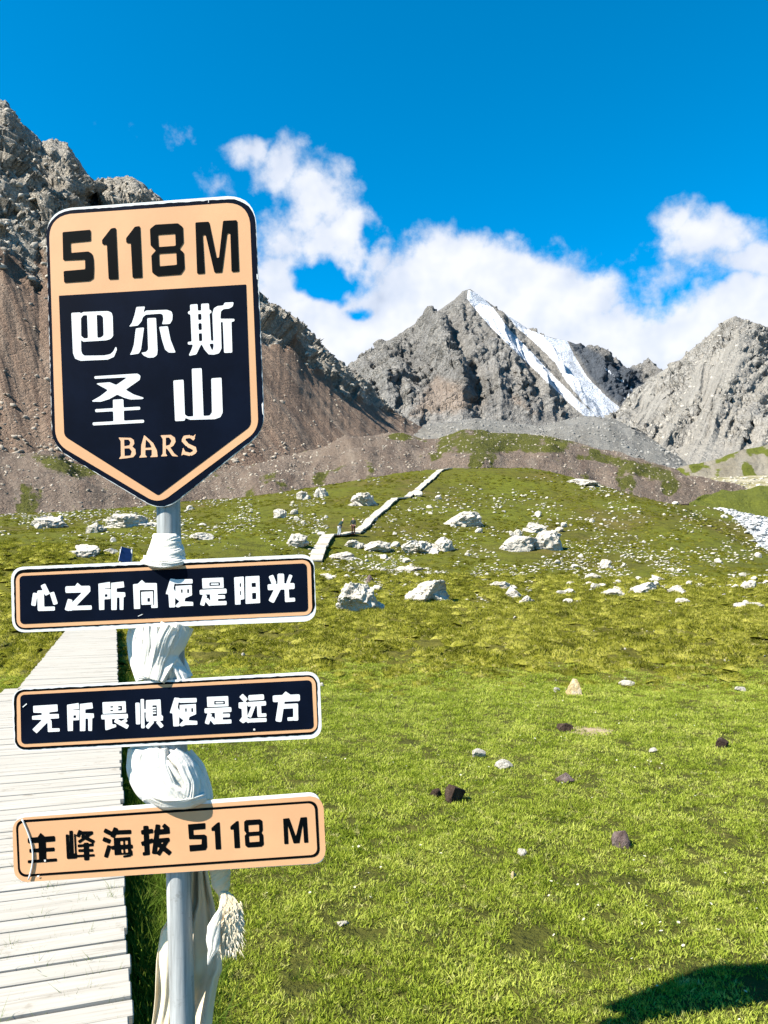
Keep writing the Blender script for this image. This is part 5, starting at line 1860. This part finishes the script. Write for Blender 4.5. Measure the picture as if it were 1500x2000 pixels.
def person(px, py, rz, label, jack, pant, lean=0.0, cap=None, bag=None):
    h = ground_hit(px, py)
    root_z = h[2] + 0.24
    # one continuous body: pelvis, spine, neck, head, arms, legs
    L = lean
    J = [(0, 0, .92, .13), (0, .03 * L, 1.12, .12), (0, .16 * L, 1.36, .15, .75), (0, .2 * L, 1.47, .06), (0, .24 * L, 1.56, .085), (0, .26 * L, 1.67, .085),
         (.19, .15 * L, 1.38, .06), (.26, .02, 1.12, .045), (.24, .16, .92, .036), (.24, .20, .83, .04),
         (-.19, .15 * L, 1.38, .06), (-.26, .02, 1.12, .045), (-.24, .16, .92, .036), (-.24, .20, .83, .04),
         (.10, 0, .85, .09), (.11, .06, .48, .065), (.11, -.05, .09, .045), (.11, .10, .03, .04),
         (-.10, 0, .85, .09), (-.11, -.03, .48, .065), (-.11, -.12, .09, .045), (-.11, .03, .03, .04)]
    E = [(0, 1), (1, 2), (2, 3), (3, 4), (4, 5), (2, 6), (6, 7), (7, 8), (8, 9), (2, 10), (10, 11), (11, 12), (12, 13), (0, 14), (14, 15), (15, 16), (16, 17), (0, 18), (18, 19), (19, 20), (20, 21)]
    body = skin('person', J, E, M_SKIN)
    body.location = (h[0], h[1], root_z)
    body.rotation_euler = (0, 0, rz)
    tag(body, label, 'person', None)
    g = lambda i, k=1.25: (*J[i][:3], J[i][3] * k, *(J[i][4:]))
    skin('jacket', [g(0), g(1, 1.3), g(2, 1.2), g(3, 1.2), g(6, 1.35), g(7, 1.4), g(8, 1.4), g(10, 1.35), g(11, 1.4), g(12, 1.4)], [(0, 1), (1, 2), (2, 3), (2, 4), (4, 5), (5, 6), (2, 7), (7, 8), (8, 9)], jack, body)
    skin('trousers', [(0, 0, .9, .15), g(14), g(15), g(16, 1.35), g(18), g(19), g(20, 1.35)], [(0, 1), (1, 2), (2, 3), (0, 4), (4, 5), (5, 6)], pant, body)
    skin('hair' if cap is None else 'cap', [(0, .24 * L - .02, 1.63, .088), (0, .26 * L - .02, 1.72, .08)], [(0, 1)], M_HAIR if cap is None else cap, body)
    for s in (.11, -.11):
        k = 16 if s > 0 else 20
        skin('boot', [(J[k][0], J[k][1], .10, .06), (J[k][0], J[k][1], .05, .06), (J[k + 1][0], J[k + 1][1] + .04, .045, .05)], [(0, 1), (1, 2)], M_PANT, body)
    if bag:
        skin('backpack', [(0, -.17, 1.38, .11), (0, -.19, 1.05, .13)], [(0, 1)], bag, body)
    return body


person(690, 1049, math.radians(165), 'hiker in dark jacket and brown trousers standing at the foot of the middle stairs', M_JACK, M_PANT, 0.1, None, M_WCAP)
person(663, 1052, math.radians(-60), 'hiker in dark green jacket and white cap leaning forward on the landing', M_JACK2, M_PANT2, 1.6, M_WCAP)

# ================================================================== GRASS
rg = np.random.RandomState(21)
lib = bpy.data.collections.new('grass_tuft_library')


def tuft(name, n, rad, h0, h1, wd, lean, mat, dome=0.0):
    V, F = [], []
    for k in range(n):
        a, r = rg.uniform(0, 6.283), rad * math.sqrt(rg.rand())
        x, y = r * math.cos(a), r * math.sin(a)
        h = rg.uniform(h0, h1) * (1 - .35 * (r / rad))
        la = a + rg.normal(0, 0.9)
        ln = lean * h * rg.uniform(.3, 1.2)
        f = rg.uniform(0, 6.283)
        wx, wy = wd * math.cos(f) * rg.uniform(.6, 1.2), wd * math.sin(f) * rg.uniform(.6, 1.2)
        zb = dome * (1 - (r / rad) ** 2) - 0.004
        i = len(V)
        mx, my = x + ln * .35 * math.cos(la), y + ln * .35 * math.sin(la)
        V += [(x - wx, y - wy, zb), (x + wx, y + wy, zb), (mx - wx * .8, my - wy * .8, zb + h * .6), (mx + wx * .8, my + wy * .8, zb + h * .6), (x + ln * math.cos(la), y + ln * math.sin(la), zb + h)]
        F += [(i, i + 1, i + 3, i + 2), (i + 2, i + 3, i + 4)]
    if dome:   # earth core of a hummock
        i = len(V)
        for ring_ in range(4):
            rr_ = rad * (0.95 - ring_ * .27)
            for q in range(10):
                an = q * .6283
                V.append((rr_ * math.cos(an), rr_ * math.sin(an), dome * (1 - (rr_ / rad) ** 2) - .02))
        for ring_ in range(3):
            for q in range(10):
                F.append((i + ring_ * 10 + q, i + ring_ * 10 + (q + 1) % 10, i + ring_ * 10 + 10 + (q + 1) % 10, i + ring_ * 10 + 10 + q))
        F.append(tuple(i + 30 + q for q in range(10)))
    me = mesh(name, V, F)
    me.materials.append(mat)
    o = bpy.data.objects.new(name, me)
    lib_c.objects.link(o)
    return o


def grass_mat(name, lo, mid, hi, pscale, dry):
    m = bpy.data.materials.new(name)
    m.use_nodes = True
    t = NT(m.node_tree)
    for n in list(t.n):
        if n.type == 'BSDF_PRINCIPLED':
            t.n.remove(n)
    out = [n for n in t.n if n.type == 'OUTPUT_MATERIAL'][0]
    pos = t.node('ShaderNodeNewGeometry').outputs['Position']
    rn = t.node('ShaderNodeObjectInfo').outputs['Random']
    v = t.math('ADD', t.math('MULTIPLY', t.noise(pos, pscale, 4, 0.6), 0.75), t.math('MULTIPLY', rn, 0.28))
    c = t.ramp(v, [(0.28, lo), (0.5, mid), (0.72, hi)])
    c = t.mix(t.smooth(t.noise(pos, pscale * 9, 3, 0.6), 0.55, 0.72, 0, 0.7), c, dry)
    df = t.node('ShaderNodeBsdfDiffuse')
    t.set(df.inputs['Color'], c)
    tr = t.node('ShaderNodeBsdfTranslucent')
    t.set(tr.inputs['Color'], t.mix(1.0, c, (1.0, 1.05, 0.55), 'MULTIPLY'))
    mx = t.node('ShaderNodeMixShader')
    mx.inputs[0].default_value = 0.38
    t.l.new(df.outputs[0], mx.inputs[1])
    t.l.new(tr.outputs[0], mx.inputs[2])
    t.l.new(mx.outputs[0], out.inputs['Surface'])
    return m


M_LAWN = grass_mat('lawn_blades', (0.100, 0.135, 0.013), (0.255, 0.305, 0.036), (0.420, 0.440, 0.095), 1.9, (0.50, 0.44, 0.21))
M_ROUGH = grass_mat('pasture_blades', (0.050, 0.054, 0.008), (0.175, 0.174, 0.020), (0.350, 0.325, 0.065), 0.9, (0.38, 0.32, 0.14))
M_LONG = grass_mat('long_blades', (0.050, 0.095, 0.012), (0.085, 0.140, 0.018), (0.14, 0.19, 0.03), 2.0, (0.20, 0.20, 0.05))


def field(name, P, scl, idx, coll, tilt=0.15, label=None):
    me = bpy.data.meshes.new(name)
    P = np.asarray(P, np.float32)
    me.vertices.add(len(P))
    me.vertices.foreach_set('co', P.reshape(-1))
    a = me.attributes.new('tuft_scale', 'FLOAT', 'POINT')
    a.data.foreach_set('value', np.asarray(scl, np.float32))
    a = me.attributes.new('tuft_index', 'INT', 'POINT')
    a.data.foreach_set('value', np.asarray(idx, np.int32))
    rot = np.stack([rg.normal(0, tilt, len(P)), rg.normal(0, tilt, len(P)), rg.uniform(0, 6.283, len(P))], -1).astype(np.float32)
    a = me.attributes.new('tuft_rot', 'FLOAT_VECTOR', 'POINT')
    a.data.foreach_set('vector', rot.reshape(-1))
    o = bpy.data.objects.new(name, me)
    COL.objects.link(o)
    ng = bpy.data.node_groups.new(name + '_nodes', 'GeometryNodeTree')
    ng.interface.new_socket('Geometry', in_out='INPUT', socket_type='NodeSocketGeometry')
    ng.interface.new_socket('Geometry', in_out='OUTPUT', socket_type='NodeSocketGeometry')
    gi = ng.nodes.new('NodeGroupInput')
    go = ng.nodes.new('NodeGroupOutput')
    ip = ng.nodes.new('GeometryNodeInstanceOnPoints')
    ci = ng.nodes.new('GeometryNodeCollectionInfo')
    ci.inputs['Collection'].default_value = coll
    ci.inputs['Separate Children'].default_value = True
    ci.inputs['Reset Children'].default_value = True

    def na(nm, typ):
        n = ng.nodes.new('GeometryNodeInputNamedAttribute')
        n.data_type = typ
        n.inputs['Name'].default_value = nm
        return n.outputs['Attribute']
    ng.links.new(gi.outputs[0], ip.inputs['Points'])
    ng.links.new(ci.outputs[0], ip.inputs['Instance'])
    ip.inputs['Pick Instance'].default_value = True
    ng.links.new(na('tuft_index', 'INT'), ip.inputs['Instance Index'])
    er = ng.nodes.new('FunctionNodeEulerToRotation')
    ng.links.new(na('tuft_rot', 'FLOAT_VECTOR'), er.inputs[0])
    ng.links.new(er.outputs[0], ip.inputs['Rotation'])
    ng.links.new(na('tuft_scale', 'FLOAT'), ip.inputs['Scale'])
    ng.links.new(ip.outputs[0], go.inputs[0])
    md = o.modifiers.new('tufts', 'NODES')
    md.node_group = ng
    o['kind'] = 'stuff'
    if label:
        o['label'] = label
    return o


def new_lib(nm):
    return bpy.data.collections.new(nm)


def side_of_walk(x, y):
    """metres right of the near boardwalk's right edge (negative: on it), and on-deck test"""
    rel = np.stack([x - r_mid[0], y - r_mid[1]], -1)
    s = -(rel @ lf)
    return s


def scatter(n, d0, d1, power, half=0.60, xoff=-0.02):
    """random points in the wedge ahead; density ~ d**-power"""
    u = rg.rand(n)
    k = 2 - power
    d = (d0 ** k + u * (d1 ** k - d0 ** k)) ** (1 / k) if abs(k) > 1e-6 else d0 * (d1 / d0) ** u
    x = (d * half + 1.3) * rg.uniform(-1, 1, n) + d * xoff
    return x, d


lib_c = new_lib('lawn_tufts')
for k in range(7):
    tuft('lawn_tuft%d' % k, 34, 0.055, 0.010, 0.026, 0.0024, 1.3, M_LAWN)
x, y = scatter(80000, 1.5, 14.5, 1.25)
s = side_of_walk(x, y)
off_deck = (s > 0.02) | (s < -max(W1, W2) - 0.02)
keep = off_deck & (y + 0.8 * perlin(x * .5, y * .5, 3.3) < 11.2 + 3.0 * rg.rand(len(x)))
x, y = x[keep], y[keep]
pn = perlin(x * 1.7, y * 1.7, 0.7)
kk = (perlin(x * 7, y * 7, 4.1) + .6 * perlin(x * 2.2, y * 2.2, 7.1)) > -0.34
x, y, pn = x[kk], y[kk], pn[kk]
field('lawn_grass', np.stack([x, y, ground_fast(x, y)], -1), (0.75 + 0.06 * y) * rg.uniform(.7, 1.25, len(x)) * (1 + .3 * pn), rg.randint(0, 7, len(x)), lib_c, 0.2, 'short bright green lawn in the foreground')

# long shaded grass along the boardwalk's right edge
lib_c = new_lib('long_tufts')
for k in range(5):
    tuft('long_tuft%d' % k, 18, 0.05, 0.08, 0.19, 0.0022, 0.9, M_LONG)
n = 2600
L_ = rg.uniform(-2.0, 9.0, n)
sd = 0.03 + 0.30 * rg.rand(n) ** 1.6
base = r_near[:2][None] + dirv[None] * L_[:, None] - lf[None] * sd[:, None]
x, y = base[:, 0], base[:, 1]
field('long_grass', np.stack([x, y, ground_fast(x, y)], -1), rg.uniform(.5, 1.1, n), rg.randint(0, 5, n), lib_c, 0.2, 'long dark grass along the right edge of the boardwalk')

# scattered taller blades in the lawn
x, y = scatter(900, 1.7, 12.0, 1.0)
keep = (side_of_walk(x, y) > 0.3) & (perlin(x * .9, y * .9, 6.2) > 0.0)
x, y = x[keep], y[keep]
field('taller_grass', np.stack([x, y, ground_fast(x, y)], -1), rg.uniform(.18, .42, len(x)), rg.randint(0, 5, len(x)), lib_c, 0.3, 'scattered taller blades standing out of the lawn')

# weeds coming up between the near planks
n = 320
L_ = np.floor(rg.uniform(0, 22, n)) * 0.1 * (r_mid[1] * 0 + 1.0) + rg.normal(0, .008, n)
sd = -(0.02 + 1.1 * rg.rand(n) ** 1.3)
base = (r_near[:2] - dirv * .4)[None] + dirv[None] * L_[:, None] - lf[None] * sd[:, None]
field('plank_weeds', np.stack([base[:, 0], base[:, 1], np.full(n, ZB - .035)], -1), rg.uniform(.15, .5, n), rg.randint(0, 5, n), lib_c, 0.25, 'thin grass sprouting between the near boards')

# rough pasture with hummocks, and hillside turf
lib_c = new_lib('tussocks')
M_HILL = grass_mat('hill_blades', (0.050, 0.052, 0.007), (0.110, 0.112, 0.012), (0.180, 0.170, 0.028), 0.25, (0.20, 0.17, 0.06))
for k in range(6):
    tuft('tussock%d' % k, 90, 0.5, 0.07, 0.17, 0.020, 1.2, M_ROUGH, dome=0.24)
x, y = scatter(30000, 9.5, 58.0, 1.0)
s = side_of_walk(x, y)
off_deck = (s > 0.1) | (s < -max(W1, W2) - 0.1) | (y > q1[1] + 2)
pn = .4 * perlin(x * .45, y * .45, 1.1) + .9 * perlin(x * 1.5, y * 1.5, 5.1)
keep = off_deck & (y + 0.8 * perlin(x * .5, y * .5, 3.3) > 9.6 + 2.6 * rg.rand(len(x))) & (pn > 0.02 - .25 * sstep(13, 10, y))
x, y, pn = x[keep], y[keep], pn[keep]
field('pasture_tussocks', np.stack([x, y, ground_fast(x, y) - .02], -1), rg.uniform(.16, .5, len(x)) * (0.75 + .022 * y) * (1 + .4 * pn) * (0.45 + .55 * sstep(9.5, 14, y)), rg.randint(0, 6, len(x)), lib_c, 0.15, 'hummocky olive pasture beyond the lawn')
lib_c = new_lib('hill_tussocks')
for k in range(6):
    tuft('hill_tussock%d' % k, 60, 0.5, 0.05, 0.13, 0.03, 1.2, M_HILL, dome=0.24)
x, y = scatter(22000, 50.0, 150.0, 0.6, 0.62)
pn = perlin(x * .12, y * .12, 1.9) + .5 * perlin(x * .5, y * .5, 5.1)
keep = (pn > -0.1)
x, y = x[keep], y[keep]
field('hillside_turf', np.stack([x, y, ground_fast(x, y) - .08], -1), rg.uniform(.3, .85, len(x)), rg.randint(0, 6, len(x)), lib_c, 0.1, 'dark low tufts on the grassy hill')

# tiny pale flowers
M_FLOWER = simple('flower_petals', (0.5, 0.48, 0.36), 0.8, 0.2)
lib_c = new_lib('flowers')
V, F = [], []
for k in range(6):
    a = k * math.pi / 3
    i = len(V)
    V += [(0, 0, .040), (.006 * math.cos(a - .4), .006 * math.sin(a - .4), .044), (.008 * math.cos(a), .008 * math.sin(a), .043), (.006 * math.cos(a + .4), .006 * math.sin(a + .4), .044)]
    F.append((i, i + 1, i + 2, i + 3))
me = mesh('flower', V, F)
me.materials.append(M_FLOWER)
fo = bpy.data.objects.new('flower', me)
lib_c.objects.link(fo)
x, y = scatter(1500, 1.8, 13.5, 1.0)
keep = (side_of_walk(x, y) > 0.1) & (perlin(x * .7, y * .7, 2.2) > -.05)
x, y = x[keep], y[keep]
field('tiny_flowers', np.stack([x, y, ground_fast(x, y)], -1), rg.uniform(.5, 1.1, len(x)), np.zeros(len(x)), lib_c, 0.3, 'tiny pale flowers dotted through the lawn')
